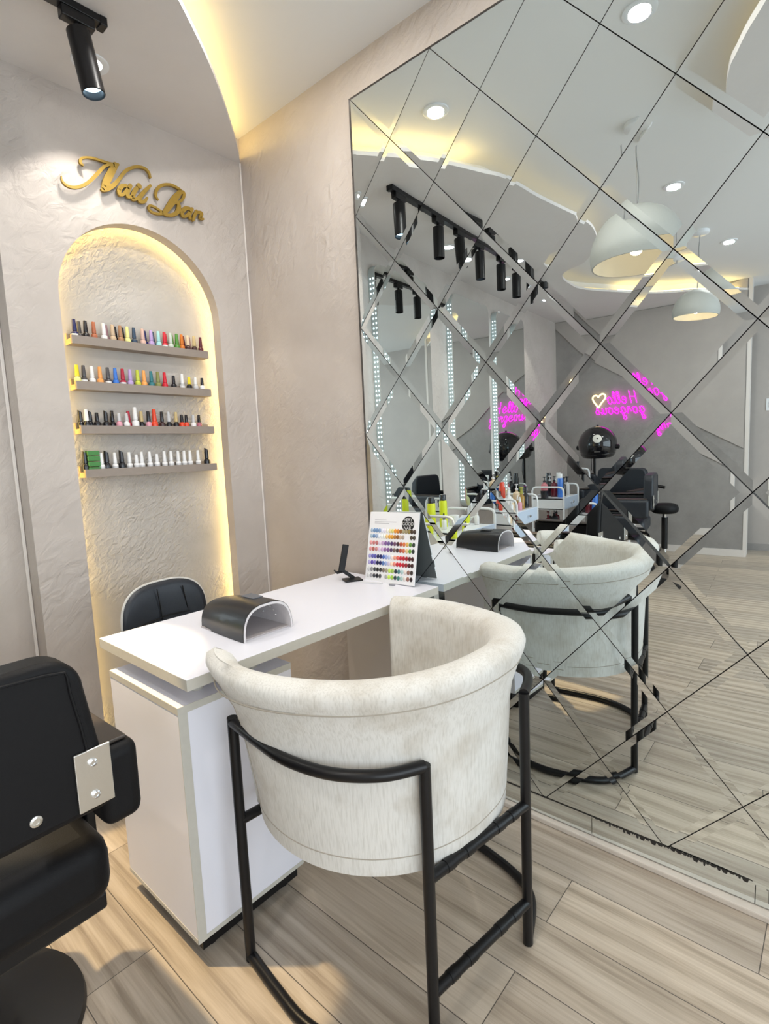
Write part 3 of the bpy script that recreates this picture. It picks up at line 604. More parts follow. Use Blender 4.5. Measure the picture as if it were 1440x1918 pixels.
for i, (x, lb) in enumerate(((-0.674, 'black slant topped bottle between the first two white bottles, lowest shelf'), (-0.617, 'black slant topped bottle right of the second white bottle, lowest shelf'), (-0.244, 'black slant topped bottle at the right end of the lowest shelf'), (-0.752, 'black slant topped bottle left of the green pads on the lowest shelf'))):
    bottle(x, 0.066, FLZ[3], paint(C['black']), paint(C['black']), lb, None, 'slantcap', 1.15)
t = thing('sponge_block', 'green stack of buffing pads beside the white bottles on the lowest shelf', 'nail buffer', (-0.725, 0.064, FLZ[3]))
b = MB()
for k in range(4): b.box(-0.0215, 0.0215, -0.016, 0.016, 0.001+k*0.021, 0.0195+k*0.021)
b.build('pad_stack', mat('pad_green', (0.07, 0.24, 0.07), 0.8, bump=0.3, scale=400, var=0.2), t, local=True, bevel=0.002)
# ============================================================ NAIL DESK
t = thing('nail_desk', 'long white laminate nail desk with a boxy cabinet leg against the mirror', 'desk', (-0.5, -0.8, 0))
MB().box(-0.985, -0.022, -1.05, -0.562, 0.722, 0.75).build('desk_top', M_LAM, t, smooth=0, bevel=0.0012)
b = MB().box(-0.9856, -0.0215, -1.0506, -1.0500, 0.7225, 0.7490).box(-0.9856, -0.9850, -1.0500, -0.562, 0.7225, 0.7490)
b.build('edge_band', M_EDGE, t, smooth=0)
cz0, cz1 = 0.058, 0.667
cab = MB().box(-0.985, -0.655, -0.995, -0.612, cz0, cz1).build('cabinet', M_LAM, t, smooth=0)
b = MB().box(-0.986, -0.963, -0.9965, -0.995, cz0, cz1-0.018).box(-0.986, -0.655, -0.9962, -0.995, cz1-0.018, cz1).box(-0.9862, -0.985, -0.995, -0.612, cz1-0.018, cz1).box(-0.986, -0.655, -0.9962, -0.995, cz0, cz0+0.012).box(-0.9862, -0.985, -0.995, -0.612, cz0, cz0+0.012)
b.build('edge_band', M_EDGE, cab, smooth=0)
MB().box(-0.965, -0.665, -0.975, -0.63, 0.015, cz0).build('plinth', M_BLACK, t, smooth=0)
for x in (-0.93, -0.70):
    for y in (-0.945, -0.66): MB().lathe([(0.018, 0), (0.018, 0.016)], 14, (x, y, 0)).build('foot', M_BLACK, t)
for x, y in ((-0.90, -0.93), (-0.90, -0.68), (-0.74, -0.93), (-0.74, -0.68)): MB().lathe([(0.016, cz1), (0.016, 0.722)], 12, (x, y, 0)).build('riser', M_EDGE, t)
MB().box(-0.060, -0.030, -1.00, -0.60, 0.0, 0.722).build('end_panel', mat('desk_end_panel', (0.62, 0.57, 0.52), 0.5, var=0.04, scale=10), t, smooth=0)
# ============================================================ NAIL LAMP
t = thing('nail_lamp', 'black arched nail curing lamp with white inside on the desk', 'nail lamp', (-0.69, -0.835, 0.75))
L0, L1 = -0.12, 0.115
def lamp_sec(s, inner=False):
    y = L0+(L1-L0)*s; w = 0.083*(1-0.16*s**3); h = 0.092*(1-0.22*s**2.5)
    if inner: w -= 0.007; h -= 0.008
    out = []
    for j in range(25):
        a = PI*j/24; c_, s_ = math.cos(a), math.sin(a)
        x = w*math.copysign(abs(c_)**0.7, c_); z = h*abs(s_)**0.75
        out.append((x, y, max(0.0, z)))
    return out
NS = 15
MB().grid(NS, 25, lambda i, j: lamp_sec(i/(NS-1))[j]).add(lamp_sec(1.0), [tuple(range(25))]).build('casing', mat('glossy_black_case', (0.007, 0.008, 0.011), 0.33, coat=0.15, var=0.4, scale=12), t, local=True, smooth=50)
b = MB().grid(NS, 25, lambda i, j: lamp_sec(i/(NS-1)*0.93, True)[j]); b.add(lamp_sec(0.93, True), [tuple(range(25))])
o_, i_ = lamp_sec(0), lamp_sec(0, True)
o_ = [(x*0.985, y-0.0008, z*0.985) for x, y, z in o_]; i_ = [(x, y-0.0008, z) for x, y, z in i_]
b.add(o_+i_, [(k, k+1, 25+k+1, 25+k) for k in range(24)])
b.build('inner_shell', mat('lamp_white_inside', (0.72, 0.69, 0.70), 0.3, var=0.10, scale=60), t, local=True, smooth=50)
MB().box(-0.078, 0.078, L0+0.01, L1-0.01, 0.0005, 0.004).build('base_plate', mat('lamp_base_grey', (0.50, 0.46, 0.46), 0.35, metal=0.0), t, local=True, smooth=0)
b = MB(); gl = random.Random(2)
for k in range(12):
    a = 0.35+2.45*k/11; 
    for yy in (-0.06, 0.0, 0.05):
        b.lathe([(0, 0), (0.003, 0), (0.003, 0.002), (0, 0.002)], 8, (0.073*math.cos(a), yy, 0.002+0.079*math.sin(a)))
b.build('led_dots', M_CHROME, t, local=True)
MB().box(0.0, 0.034, -0.055, 0.005, 0.0905, 0.0925).build('display', mat('display_panel', (0.10, 0.11, 0.13), 0.08), t, local=True, smooth=0)
# ============================================================ COLOUR SAMPLE BOARD leaning by the mirror
t = thing('sample_board', 'white nail colour chart leaning upright on the desk by the mirror', 'colour chart', (-0.080, -0.862, 0.7508))
lean = math.atan2(0.060, 0.262)
Mb = Matrix.Rotation(lean, 4, 'Y') @ Matrix.Rotation(-0.03, 4, 'X')
BW, BH = 0.122, 0.268
def bp(u, v, d=0.0): return Mb @ Vector((-d, -u, v))      # u to the right as one reads it, v up, d out of the face
MB().prism([(-BW, 0), (BW, 0), (BW, BH), (-BW, BH)], lambda u, v, d: bp(u, v, d), -0.004, 0.0).build('board', mat('chart_white', (0.82, 0.82, 0.83), 0.35), t, local=True, smooth=0)
MB().prism([(-BW, 0.0), (BW, 0.0), (BW, BH), (-BW, BH)], lambda u, v, d: bp(u, v, d), -0.0058, -0.0040).build('back_card', mat('grey_card', (0.20, 0.20, 0.20), 0.7), t, local=True, smooth=0)
MB().prism([(-0.012, 0.0), (0.012, 0.0), (0.012, 0.17), (-0.012, 0.17)], lambda u, v, d: (0.010+v*0.235+0.045*(1-v/0.17)+d, -u, v*0.98), 0, 0.003).build('easel_strut', mat('strut_grey', (0.35, 0.35, 0.35), 0.5), t, local=True, smooth=0)
MB().lathe([(0, 0), (0.029, 0), (0.029, 0.0006), (0, 0.0006)], 30, bp(0.072, 0.224), 0, Mb @ Matrix.Rotation(-PI/2, 4, 'Y')).build('round_logo', M_BLACK, t, local=True)
def text_mesh(s, size, f, name, m, parent, x=0, y=0, depth=0.0004):
    cu = bpy.data.curves.new('txt', 'FONT'); cu.body = s; cu.size = size; cu.align_x = 'CENTER'; cu.resolution_u = 2
    o = bpy.data.objects.new('txt', cu); COL.objects.link(o); dg = bpy.context.evaluated_depsgraph_get()
    me = bpy.data.meshes.new_from_object(o.evaluated_get(dg)); bpy.data.objects.remove(o); bpy.data.curves.remove(cu)
    for v in me.vertices: v.co = f(v.co.x+x, v.co.y+y, depth)
    me.materials.clear(); me.materials.append(m); me.name = name
    q = bpy.data.objects.new(name, me); COL.objects.link(q); q.parent = parent; return q
for k, s_ in enumerate(('VERY', 'GOOD', 'NAIL')):
    text_mesh(s_, 0.0175, bp, 'logo_lettering', mat('print_white', (0.8, 0.8, 0.8), 0.5), t, 0.072, 0.2345-0.0155*k, 0.0010)
b = MB()
for u0, u1, v in ((-0.095, -0.035, 0.236), (-0.095, 0.015, 0.229), (-0.095, -0.02, 0.223)): b.prism([(u0, v), (u1, v), (u1, v+0.0022), (u0, v+0.0022)], bp, 0.0001, 0.0003)
b.build('fine_print', mat('print_grey', (0.45, 0.45, 0.48), 0.5), t, local=True, smooth=0)
nail = proto_mesh(MB().grid(7, 12, lambda i, j: (0.0072*math.sin(PI/2*i/6)*math.cos(2*PI*j/12), 0.0088*math.sin(PI/2*i/6)*math.sin(2*PI*j/12), 0.0035*math.cos(PI/2*i/6)), closed_v=True), 'nail_mesh')
S4 = [['9fb2c8', '6f8fb5', '6a8ab2', '7f9cc0', 'd8dcea', 'e6dcea', 'e9e6da', 'e0d59a', 'd9cf78', 'e09030', 'c87a28', '8a5a2c', 'a59a7a', '9a8c68', '8a7a45', '4a3a2a', '453a36'],
      ['a9c0d0', '6888b0', '93a5c0', 'e0e6ee', 'e6eae6', 'e8e8d8', 'e6c080', 'dca040', 'd89838', 'b57a38', '8a5a30', 'c0a890', 'a89888', None, None, '4a4238', '45403a'],
      ['e09a9a', 'c87a7a', 'b06a6a', 'dcc8dc', 'b89ac0', '7a5490', '64508a', '44305c', '6a4a64', '3a1c28', 'b04a2c', 'd07040', 'd0a858', '5a8a34', '2c3a30'],
      ['d89090', 'a85a50', 'c08080', 'd8c0d8', 'c8a8cc', '8a6494', '7a5488', '503a60', '6c5a58', '3c1c1c', 'a84a34', 'c86a48', 'd8b880', '6a9a3c', '2a3430'],
      ['9a98d0', '5a5aa8', '5a58a4', '1a1e50', '1a2058', '4a68b0', '98a8d8', 'b8c4e0', 'e8d8d0', 'e8a088', 'd86058', 'c02038', 'b82030', '981828', '5a1020', '3a0c14'],
      ['b0a8d8', '5a48a8', '7870b0', '141848', '182058', '5070a8', '98a8d0', 'c8c0d8', 'f0d0b8', 'd88070', 'c02838', 'c81c34', 'b02030', '941828', '4a101c', '380c14'],
      ['c8c8cc', '8a8a8c', '404448', '14161a', '34302a', '6a6258', '98907c', 'b8d858', '98b850', '182c38', '4a7c80', 'a8c4c4', 'dcd0c8', '8a6458', '2c201c'],
      ['d0d0d0', '9c9ca0', '3a3e48', '1c1e26', '4a4a4c', None, 'a8a8a0', 'c0e058', '98c048', '1c3c3c', '3c746c', 'a0bcb8', 'dcd4cc', '94685c', '2c1c1c']]
rowsv = [0.192, 0.170, 0.144, 0.120, 0.092, 0.068, 0.042, 0.018]
Mn = Mb @ Matrix.Rotation(-PI/2, 4, 'Y') @ Matrix.Rotation(-PI/2, 4, 'Z')
for rv, cols in zip(rowsv, S4):
    n_ = len(cols)
    for k, h in enumerate(cols):
        if h is None: continue
        rgb = tuple(((int(h[q:q+2], 16)/255)**2.2) for q in (0, 2, 4))
        o = bpy.data.objects.new('nail_tip', nail); COL.objects.link(o); o.parent = t
        o.matrix_local = Matrix.Translation(bp(-BW+0.016+(2*BW-0.032)*k/(n_-1), rv+0.004, 0.0)) @ Mn.to_3x3().to_4x4()
        slotmat(o, mat('tip_'+h, rgb, 0.2, coat=0.4))
t = thing('nail_file', 'thin white nail file lying on the desk before the colour chart', 'nail file', (-0.112, -0.805, 0.7505), -1.25)
rbox(-0.045, 0.045, -0.006, 0.006, 0.0, 0.003, 'file_body', mat('file_white', (0.70, 0.70, 0.72), 0.6, bump=0.2, scale=900), t, 0.001)
t = thing('hair_clip', 'tiny grey clip lying on the desk before the colour chart', 'clip', (-0.098, -0.895, 0.7505), -1.2)
rbox(-0.012, 0.012, -0.004, 0.004, 0.0, 0.005, 'clip_body', mat('clip_grey', (0.30, 0.30, 0.32), 0.4), t, 0.0015)
# phone stand
t = thing('phone_stand', 'black folding phone stand on the desk left of the colour chart', 'phone stand', (-0.118, -0.708, 0.75), -0.5)
rbox(-0.035, 0.035, -0.03, 0.03, 0.0005, 0.006, 'base', M_BLACK, t, 0.002)
MB().box(-0.007, 0.007, -0.003, 0.003, 0.0, 0.062, 0, Matrix.Translation((0.012, 0.015, 0.004)) @ Matrix.Rotation(-0.9, 4, 'Y')).build('arm', M_BLACK, t, local=True, smooth=0)
MB().box(-0.0125, 0.0125, -0.004, 0.004, -0.022, 0.085, 0, Matrix.Translation((-0.034, 0.012, 0.058)) @ Matrix.Rotation(0.22, 4, 'Y')).build('cradle', M_BLACK, t, local=True, smooth=0, bevel=0.002)
b = MB()
for yy in (0.002, 0.022): b.tube([(-0.038, yy, 0.036), (-0.058, yy, 0.034), (-0.064, yy, 0.044)], 0.003, 8)
b.build('hook', M_BLACK, t, local=True)
# ============================================================ CREAM TUB CHAIR
cx, cy = -0.597, -1.268
t = thing('tub_chair', 'cream upholstered tub chair on a black tube frame facing the desk', 'chair', (cx, cy, 0))
NU, NT = 61, 0
def plan(phi, a, b_):
    c_, s_ = math.cos(phi), math.sin(phi)
    e_ = 0.99 if c_ < 0 else 0.99-0.13*min(1, c_*3)          # the corner by the mirror is squarer
    x, y = a*math.copysign(abs(c_)**e_, c_), b_*math.copysign(abs(s_)**e_, s_)
    if x > 0: x *= 1.05
    return x*0.9877+y*0.1564+0.004, -x*0.1564+y*0.9877+0.015
PH0, PH1 = math.radians(38), math.radians(-205.5)
def rim_z(s): return 0.795-0.012*math.cos(2*PI*s)          # a touch lower at the arm tips
# cross-section: (offset from outer ellipse, fraction of height) outer bottom -> rim -> inner bottom
SEC = [(-0.034, 0.0), (-0.031, 0.10), (-0.027, 0.25), (-0.023, 0.45), (-0.019, 0.62), (-0.013, 0.72), (-0.002, 0.80), (0.007, 0.865), (0.014, 0.90), (0.018, 0.94), (0.012, 0.975), (-0.008, 0.997), (-0.026, 1.0), (-0.046, 0.985), (-0.060, 0.955), (-0.066, 0.91), (-0.069, 0.80), (-0.075, 0.55), (-0.083, 0.30), (-0.090, 0.10)]
ZB0 = 0.374
def shell(i, j):
    s = i/(NU-1); phi = PH0+(PH1-PH0)*s; off, fz = SEC[j]
    fl = 0.016 if abs(phi+PI/2) < 1.2 else 0.0
    a, b_ = 0.330+off, 0.350+off
    x, y = plan(phi, a, b_); zt = rim_z(s); z = ZB0+(zt-ZB0)*fz
    w = max(0.0, (s-0.72)/0.28); w = w*w*(3-2*w)*fz**1.6            # the left arm tip flares outwards
    k_ = 0.022*w if j >= 12 else 0.0                          # and thins towards its end
    return (x-0.060*w-k_, y, z+0.026*w)
b = MB().grid(NU, len(SEC), shell, closed_v=True)
nS = len(SEC)
for i0 in (0, NU-1):                                        # rounded tips of the arms
    ring = [Vector(shell(i0, j)) for j in range(nS)]; c0 = sum(ring, Vector())/nS
    phi = PH0 if i0 == 0 else PH1
    tang = Vector((-0.312*math.sin(phi), 0.352*math.cos(phi), 0)).normalized()*(1 if i0 == 0 else -1)
    prev = list(range(i0*nS, i0*nS+nS)); 
    for f_, dd in ((0.965, 0.005), (0.86, 0.009)):
        o0 = len(b.v); b.v += [tuple(c0+(p-c0)*1.0*Vector((1, 1, 1)).x*f_+(p-c0)*0+tang*dd if False else (Vector((c0.x+(p.x-c0.x)*f_, c0.y+(p.y-c0.y)*f_, c0.z+(p.z-c0.z)*(1-(1-f_)*0.22)))+tang*dd)) for p in ring]
        nw = list(range(o0, o0+nS))
        for k in range(nS): b.f.append((prev[k], prev[(k+1) % nS], nw[(k+1) % nS], nw[k])); b.m.append(0)
        prev = nw
    b.f.append(tuple(prev)); b.m.append(0)
sh = b.build('tub_shell', M_CREAM, t, local=True, smooth=60)
def seam_pts(off, fz):
    out = []
    for i in range(NU):
        s = i/(NU-1); phi = PH0+(PH1-PH0)*s; x, y = plan(phi, 0.330+off, 0.350+off)
        w = max(0.0, (s-0.72)/0.28); w = w*w*(3-2*w)*fz**1.6
        out.append((x-0.060*w, y, ZB0+(rim_z(s)-ZB0)*fz))
    return out
M_SEAM = mat('seam_thread', (0.42, 0.38, 0.32), 0.9)
MB().tube(seam_pts(0.0082, 0.870), 0.0018, 5).build('rim_seam', M_SEAM, sh, local=True)
MB().tube(seam_pts(-0.0312, 0.095), 0.0014, 5).build('hem_seam', M_SEAM, sh, local=True)
MB().tube([Vector(shell(NU-4, j))*1.001 for j in range(1, 9)], 0.0014, 5).build('side_seam', M_SEAM, sh, local=True)
pts = [plan(2*PI*k/48, 0.228, 0.265) for k in range(48)]
b = MB(); lv = [(0.86, 0.392), (0.96, 0.40), (1.0, 0.425), (1.0, 0.475), (0.96, 0.495), (0.80, 0.505), (0.4, 0.507)]
b.grid(len(lv), 48, lambda i, j: (pts[j][0]*lv[i][0], min(pts[j][1], 0.235)*lv[i][0], lv[i][1]), closed_v=True)
b.add([(pts[j][0]*0.4, min(pts[j][1], 0.235)*0.4, 0.507) for j in range(48)], [tuple(range(48))]); b.add([(pts[j][0]*0.86, min(pts[j][1], 0.235)*0.86, 0.392) for j in range(48)], [tuple(range(48))])
b.build('seat_cushion', M_CREAM, t, local=True, smooth=50)
fr = 0.0125
BL = [(-0.299, 0.190), (-0.314, 0.062), (-0.320, -0.043), (-0.296, -0.150), (-0.240, -0.232), (-0.166, -0.279)]
BR = [(0.318, 0.138), (0.349, 0.018), (0.352, -0.095), (0.296, -0.262), (0.160, -0.329)]
for bend, zf, zr in ((BL, 0.622, 0.618), (BR, 0.622, 0.655)):
    bs = smooth_pts(bend, 7); n_ = len(bs)-1
    MB().tube([(x, y, zf+(zr-zf)*k/n_) for k, (x, y) in enumerate(bs)], fr, 12).build('arm_bar', M_BLACK, t, local=True)
    MB().tube([(x, y, 0.0135) for x, y in bs], fr, 12).build('floor_bar', M_BLACK, t, local=True)
    MB().tube([(*bend[0], 0.002), (*bend[0], zf+0.012)], fr, 12).build('leg', M_BLACK, t, local=True)
    MB().tube([(*bend[-1], 0.002), (*bend[-1], zr+0.003)], fr, 12).build('leg', M_BLACK, t, local=True)
def rail(name, p0, p1, z, collars=()):
    b = MB().tube([(*p0, z), (*p1, z)], fr, 12); p0_, p1_ = Vector((*p0, z)), Vector((*p1, z)); d_ = (p1_-p0_).normalized()
    for q in collars: c_ = p0_.lerp(p1_, q); b.tube([c_-d_*0.012, c_+d_*0.012], fr+0.0014, 12)   # weld collars
    b.build(name, M_BLACK, t, local=True)
for z in (0.374, 0.115): rail('rear_rail', BL[-1], BR[-1], z, (0.18, 0.36, 0.68, 0.84))
rail('front_rail', BL[0], BR[0], 0.372)
# ============================================================ TECHNICIAN CHAIR behind the desk
t = thing('task_chair', 'small black task chair with a low padded back behind the nail desk', 'chair', (-0.678, -0.36, 0), math.radians(8))
def padded(w, h, th, r, sq=3.2, curve=0.0):
    """rounded padded panel in x-z, facing -y"""
    b = MB(); nr, na = 7, 48
    def P(i, j, s):
        rr = math.sin(PI/2*i/(nr-1)) if True else 0; a = 2*PI*j/na; c_, s_ = math.cos(a), math.sin(a)
        d = (abs(c_)**sq+abs(s_)**sq)**(-1/sq)
        x, z = rr*d*c_*w/2, rr*d*s_*h/2
        y = s*(th/2)*math.cos(PI/2*i/(nr-1))**0.6 + curve*(x/(w/2))**2
        return (x, y, z)
    b.grid(nr, na, lambda i, j: P(i, j, -1), closed_v=True); b.grid(nr, na, lambda i, j: P(i, j, 1), closed_v=True)
    return b
bk = padded(0.330, 0.285, 0.05, 0.05, 3.0, -0.03)
bk.v = [(x, y+0.05, z+0.675) for x, y, z in bk.v]; bp_ = bk.build('backrest', M_NAVY, t, local=True, smooth=60)
rim_ = MB().tube([(0.166*math.copysign(abs(math.cos(a))**0.67, math.cos(a)), 0.052-0.03*abs(math.cos(a))**1.33, 0.675+0.144*math.copysign(abs(math.sin(a))**0.67, math.sin(a))) for a in [2*PI*k/60 for k in range(60)]], 0.004, 6, True)
rim_.build('white_piping', mat('worn_piping', (0.62, 0.60, 0.56), 0.6), bp_, local=True)
b = MB(); b.tube([(-0.10, 0.018, 0.69), (0.0, 0.021, 0.697), (0.09, 0.018, 0.69)], 0.003, 6); b.tube([(-0.03, 0.02, 0.80), (-0.02, 0.02, 0.70), (-0.01, 0.02, 0.58)], 0.0022, 6); b.tube([(0.07, 0.02, 0.79), (0.085, 0.02, 0.70)], 0.0022, 6)
b.build('stitching', M_BLACK, bp_, local=True)
st = padded(0.40, 0.30, 0.07, 0.05, 3.0); st.v = [(x, z-0.065, -y+0.44) for x, y, z in st.v]; st.build('seat', M_NAVY, t, local=True, smooth=60)
MB().tube([(0, 0.02, 0.42), (0, 0.10, 0.46), (0, 0.09, 0.62)], 0.018, 10).build('back_bracket', M_BLACK, t, local=True)
MB().tube([(0, -0.06, 0.08), (0, -0.06, 0.41)], 0.022, 14).build('gas_column', M_CHROME, t, local=True)
for k in range(5):
    a = 2*PI*k/5+0.3; MB().tube([(0, -0.06, 0.085), (0.165*math.cos(a), -0.06+0.165*math.sin(a), 0.055)], [0.018, 0.012], 8).build('base_arm', M_CHROME, t, local=True)
    MB().lathe([(0, -0.012), (0.024, -0.012), (0.024, 0.012), (0, 0.012)], 14, (0.17*math.cos(a), -0.06+0.17*math.sin(a), 0.025), 0, Matrix.Rotation(PI/2, 4, 'X')).build('caster', M_BLACK, t, local=True)
# ============================================================ STYLING CHAIRS
def styling_chair(label, loc, rz, leather=M_LEATHER, footrest=True):
    t = thing('styling_chair', label, 'salon chair', loc, rz, 'black salon styling chairs')
    out = []
    for hx_, hz_, a0 in ((0.138, 0.872, 0), (-0.138, 0.872, PI/2), (-0.205, 0.668, PI), (0.205, 0.668, 3*PI/2)):
        rr_ = 0.058 if hz_ > 0.8 else 0.02
        for k in range(8): a = a0+PI/2*k/7; out.append((hx_+rr_*math.cos(a), hz_+rr_*math.sin(a)))
    bk = MB().prism(out, lambda u, v, d: (u, d, v), -0.385, -0.315).build('backrest', leather, t, local=True, smooth=40, bevel=0.014, seg=4)
    MB().tube(smooth_pts([(-0.198, -0.386, 0.665), (-0.172, -0.386, 0.87), (-0.138, -0.386, 0.912), (0.138, -0.386, 0.912), (0.172, -0.386, 0.87), (0.198, -0.386, 0.665)], 3), 0.0025, 6).build('piping', leather, bk, local=True)
    MB().lathe([(0, 0), (0.009, 0), (0.009, 0.002), (0.0055, 0.003), (0.005, 0.0015), (0, 0.0015)], 16, (0.105, -0.385, 0.685), 0, Matrix.Rotation(PI/2, 4, 'X')).build('bolt', M_STEEL, bk, local=True)
    MB().lathe([(0, 0), (0.009, 0), (0.009, 0.002), (0.0055, 0.003), (0.005, 0.0015), (0, 0.0015)], 16, (-0.105, -0.385, 0.685), 0, Matrix.Rotation(PI/2, 4, 'X')).build('bolt', M_STEEL, bk, local=True)
    MB().box(-0.235, 0.235, -0.33, 0.20, 0.43, 0.56).build('seat', leather, t, local=True, smooth=40, bevel=0.04, seg=4)
    MB().box(-0.225, 0.225, -0.30, 0.17, 0.40, 0.435).build('seat_pan', M_BLACK, t, local=True, smooth=0, bevel=0.006)
    for s in (1, -1):
        ar = MB().box(s*0.215, s*0.285, -0.36, 0.12, 0.585, 0.735).build('armrest', leather, t, local=True, smooth=40, bevel=0.022, seg=4)
        MB().box(s*0.20, s*0.270, -0.345, 0.10, 0.735, 0.742).build('arm_cover', mat('arm_cover_brown', (0.035, 0.026, 0.02), 0.45), ar, local=True, smooth=0, bevel=0.003)
        pl = MB().box(s*0.165, s*0.222, -0.391, -0.386, 0.662, 0.765).build('metal_plate', M_STEEL, ar, local=True, smooth=0, bevel=0.0015)
        for z in (0.685, 0.742): MB().lathe([(0, 0), (0.007, 0), (0.007, 0.003), (0.0045, 0.004), (0.004, 0.002), (0, 0.002)], 12, (s*0.192, -0.391, z), 0, Matrix.Rotation(PI/2, 4, 'X')).build('bolt', M_CHROME, ar, local=True)
        MB().box(s*0.235, s*0.255, -0.20, 0.02, 0.44, 0.60).build('arm_support', M_BLACK, t, local=True, smooth=0, bevel=0.004)
    MB().tube([(0.03, 0.055, 0.03), (0.03, 0.055, 0.41)], 0.035, 18).build('pump_column', M_CHROME, t, local=True)
    MB().lathe([(0, 0), (0.235, 0), (0.24, 0.008), (0.236, 0.022), (0.20, 0.034), (0.06, 0.042), (0, 0.043)], 48, (0.03, 0.055, 0)).build('round_base', mat('base_black', (0.010, 0.010, 0.011), 0.45), t, local=True)
    if not footrest: return t
    b = MB()
    b.tube(smooth_pts([(-0.14, 0.16, 0.40), (-0.14, 0.30, 0.25), (-0.14, 0.36, 0.14), (0.14, 0.36, 0.14), (0.14, 0.30, 0.25), (0.14, 0.16, 0.40)], 4), 0.012, 8)
    b.build('footrest', M_CHROME, t, local=True)
    return t
sc0 = styling_chair('black salon styling chair cut off by the left picture edge, seen from behind', (-1.447, -0.83, 0.0), math.radians(2))
sc1 = styling_chair('black salon styling chair seen in the mirror in front of the grey wall', (-3.22, -0.74, 0), math.radians(-6), M_NAVY, False)
dup(sc1, (-3.78, -0.62, 0), math.radians(-78), 'black salon chair under the hood dryer, seen in the mirror')
t = thing('salon_stool', 'small black padded stool with a bent tube back, seen in the mirror', 'stool', (-3.78, -1.10, 0)); t.scale = (0.9, 0.9, 0.98)
MB().lathe([(0, 0.54), (0.10, 0.54), (0.125, 0.555), (0.13, 0.585), (0.12, 0.615), (0.09, 0.628), (0, 0.63)], 28).build('seat', M_LEATHER, t, local=True, smooth=60)
MB().tube(smooth_pts([(0.03, 0.09, 0.56), (0.02, 0.13, 0.62), (0.0, 0.13, 0.74), (0.0, 0.09, 0.79), (0.0, -0.0, 0.78)], 6), 0.015, 10).build('tube_back', M_BLACK, t, local=True)
MB().tube([(0, 0, 0.07), (0, 0, 0.54)], 0.022, 14).build('gas_column', M_CHROME, t, local=True)
MB().tube([(0, 0, 0.20), (0, 0, 0.50)], 0.030, 14).build('column_cover', M_BLACK, t, local=True)
MB().lathe([(0, 0), (0.17, 0), (0.175, 0.01), (0.15, 0.025), (0.04, 0.07), (0, 0.072)], 32).build('round_base', M_BLACK, t, local=True, smooth=50)
# ============================================================ HOOD DRYER
t = thing('hood_dryer', 'black dome hood hair dryer on a stand under the neon sign', 'hair dryer', (-4.28, -0.44, 0))
hc = Vector((0.04, -0.03, 1.175)); rh = 0.195
pr = [(rh*math.sin(a)*1.0, rh*math.cos(a)*0.98) for a in [PI*k/30 for k in range(0, 21)]]
pr = [(max(0, r), z) for r, z in pr]
inn = [(max(0.0, r-0.012), z-0.004) for r, z in pr][::-1]
Mh = Matrix.Rotation(math.radians(6), 4, 'Y')
M_GLOSS = mat('gloss_black', (0.006, 0.006, 0.008), 0.08, coat=0.6)
MB().lathe(pr+inn, 48, hc, 0, Mh).build('hood', M_GLOSS, t, local=True, smooth=50)
MB().lathe([(rh*0.90, -0.085), (rh*0.90, -0.10), (rh*0.78, -0.13), (rh*0.70, -0.13)], 40, hc, 0, Mh).build('visor', M_GLOSS, t, local=True)
Md = Matrix.Translation(hc) @ Matrix.Rotation(math.radians(82), 4, 'Y') @ Matrix.Translation((0, 0, 0))
dl = MB().lathe([(0, rh-0.001), (0.042, rh-0.010), (0.044, rh-0.002), (0.030, rh+0.004), (0.012, rh+0.006), (0, rh+0.006)], 30, (0, 0, 0), 0, Matrix.Translation(hc) @ Matrix.Rotation(math.radians(-14), 4, 'Z') @ Matrix.Rotation(math.radians(72), 4, 'Y')).build('white_dial', mat('dial_cream', (0.70, 0.68, 0.62), 0.4), t, local=True)
MB().lathe([(0, rh+0.005), (0.007, rh+0.005), (0.007, rh+0.010), (0, rh+0.010)], 12, (0, 0, 0), 0, Matrix.Translation(hc) @ Matrix.Rotation(math.radians(-14), 4, 'Z') @ Matrix.Rotation(math.radians(72), 4, 'Y')).build('dial_center', M_BLACK, dl, local=True)
MB().box(-0.002, 0.003, -0.03, 0.03, -0.006, 0.006, 0, Matrix.Translation(hc) @ Matrix.Rotation(math.radians(-14), 4, 'Z') @ Matrix.Rotation(math.radians(22), 4, 'Y') @ Matrix.Translation((rh-0.002, 0, 0))).build('name_plate', M_STEEL, t, local=True, smooth=0)
for s in (1, -1): MB().lathe([(0, 0), (0.026, 0), (0.024, 0.022), (0.012, 0.03), (0, 0.03)], 18, hc+Vector((0, s*(rh-0.004), -0.03)), 0, Matrix.Rotation(-s*PI/2, 4, 'X')).build('hinge_knob', M_BLACK, t, local=True)
MB().lathe([(0, 0), (0.012, 0), (0.012, 0.012), (0, 0.014)], 12, hc+Vector((0, 0, rh-0.006))).build('top_button', M_BLACK, t, local=True)
MB().tube([(-0.06, 0.03, 0.06), (-0.06, 0.03, 1.07)], 0.014, 12).build('stand_pole', M_BLACK, t, local=True)
MB().tube(smooth_pts([(-0.06, 0.03, 1.06), (-0.15, 0.02, 1.12), (-0.16, 0.0, 1.2)], 5), 0.012, 10).build('bracket', M_CHROME, t, local=True)
MB().tube(smooth_pts([(0.0, 0.05, 1.08), (0.02, 0.04, 0.9), (-0.03, 0.05, 0.7), (-0.06, 0.045, 0.5)], 5), 0.004, 6).build('power_cord', M_BLACK, t, local=True)
for k in range(5):
    a = 2*PI*k/5; MB().tube([(-0.06, 0.03, 0.075), (-0.06+0.24*math.cos(a), 0.03+0.24*math.sin(a), 0.045)], [0.018, 0.012], 8).build('base_arm', M_BLACK, t, local=True)
    MB().lathe([(0, -0.01), (0.022, -0.01), (0.022, 0.01), (0, 0.01)], 14, (-0.06+0.24*math.cos(a), 0.03+0.24*math.sin(a), 0.023), 0, Matrix.Rotation(PI/2, 4, 'X')).build('caster', M_BLACK, t, local=True)
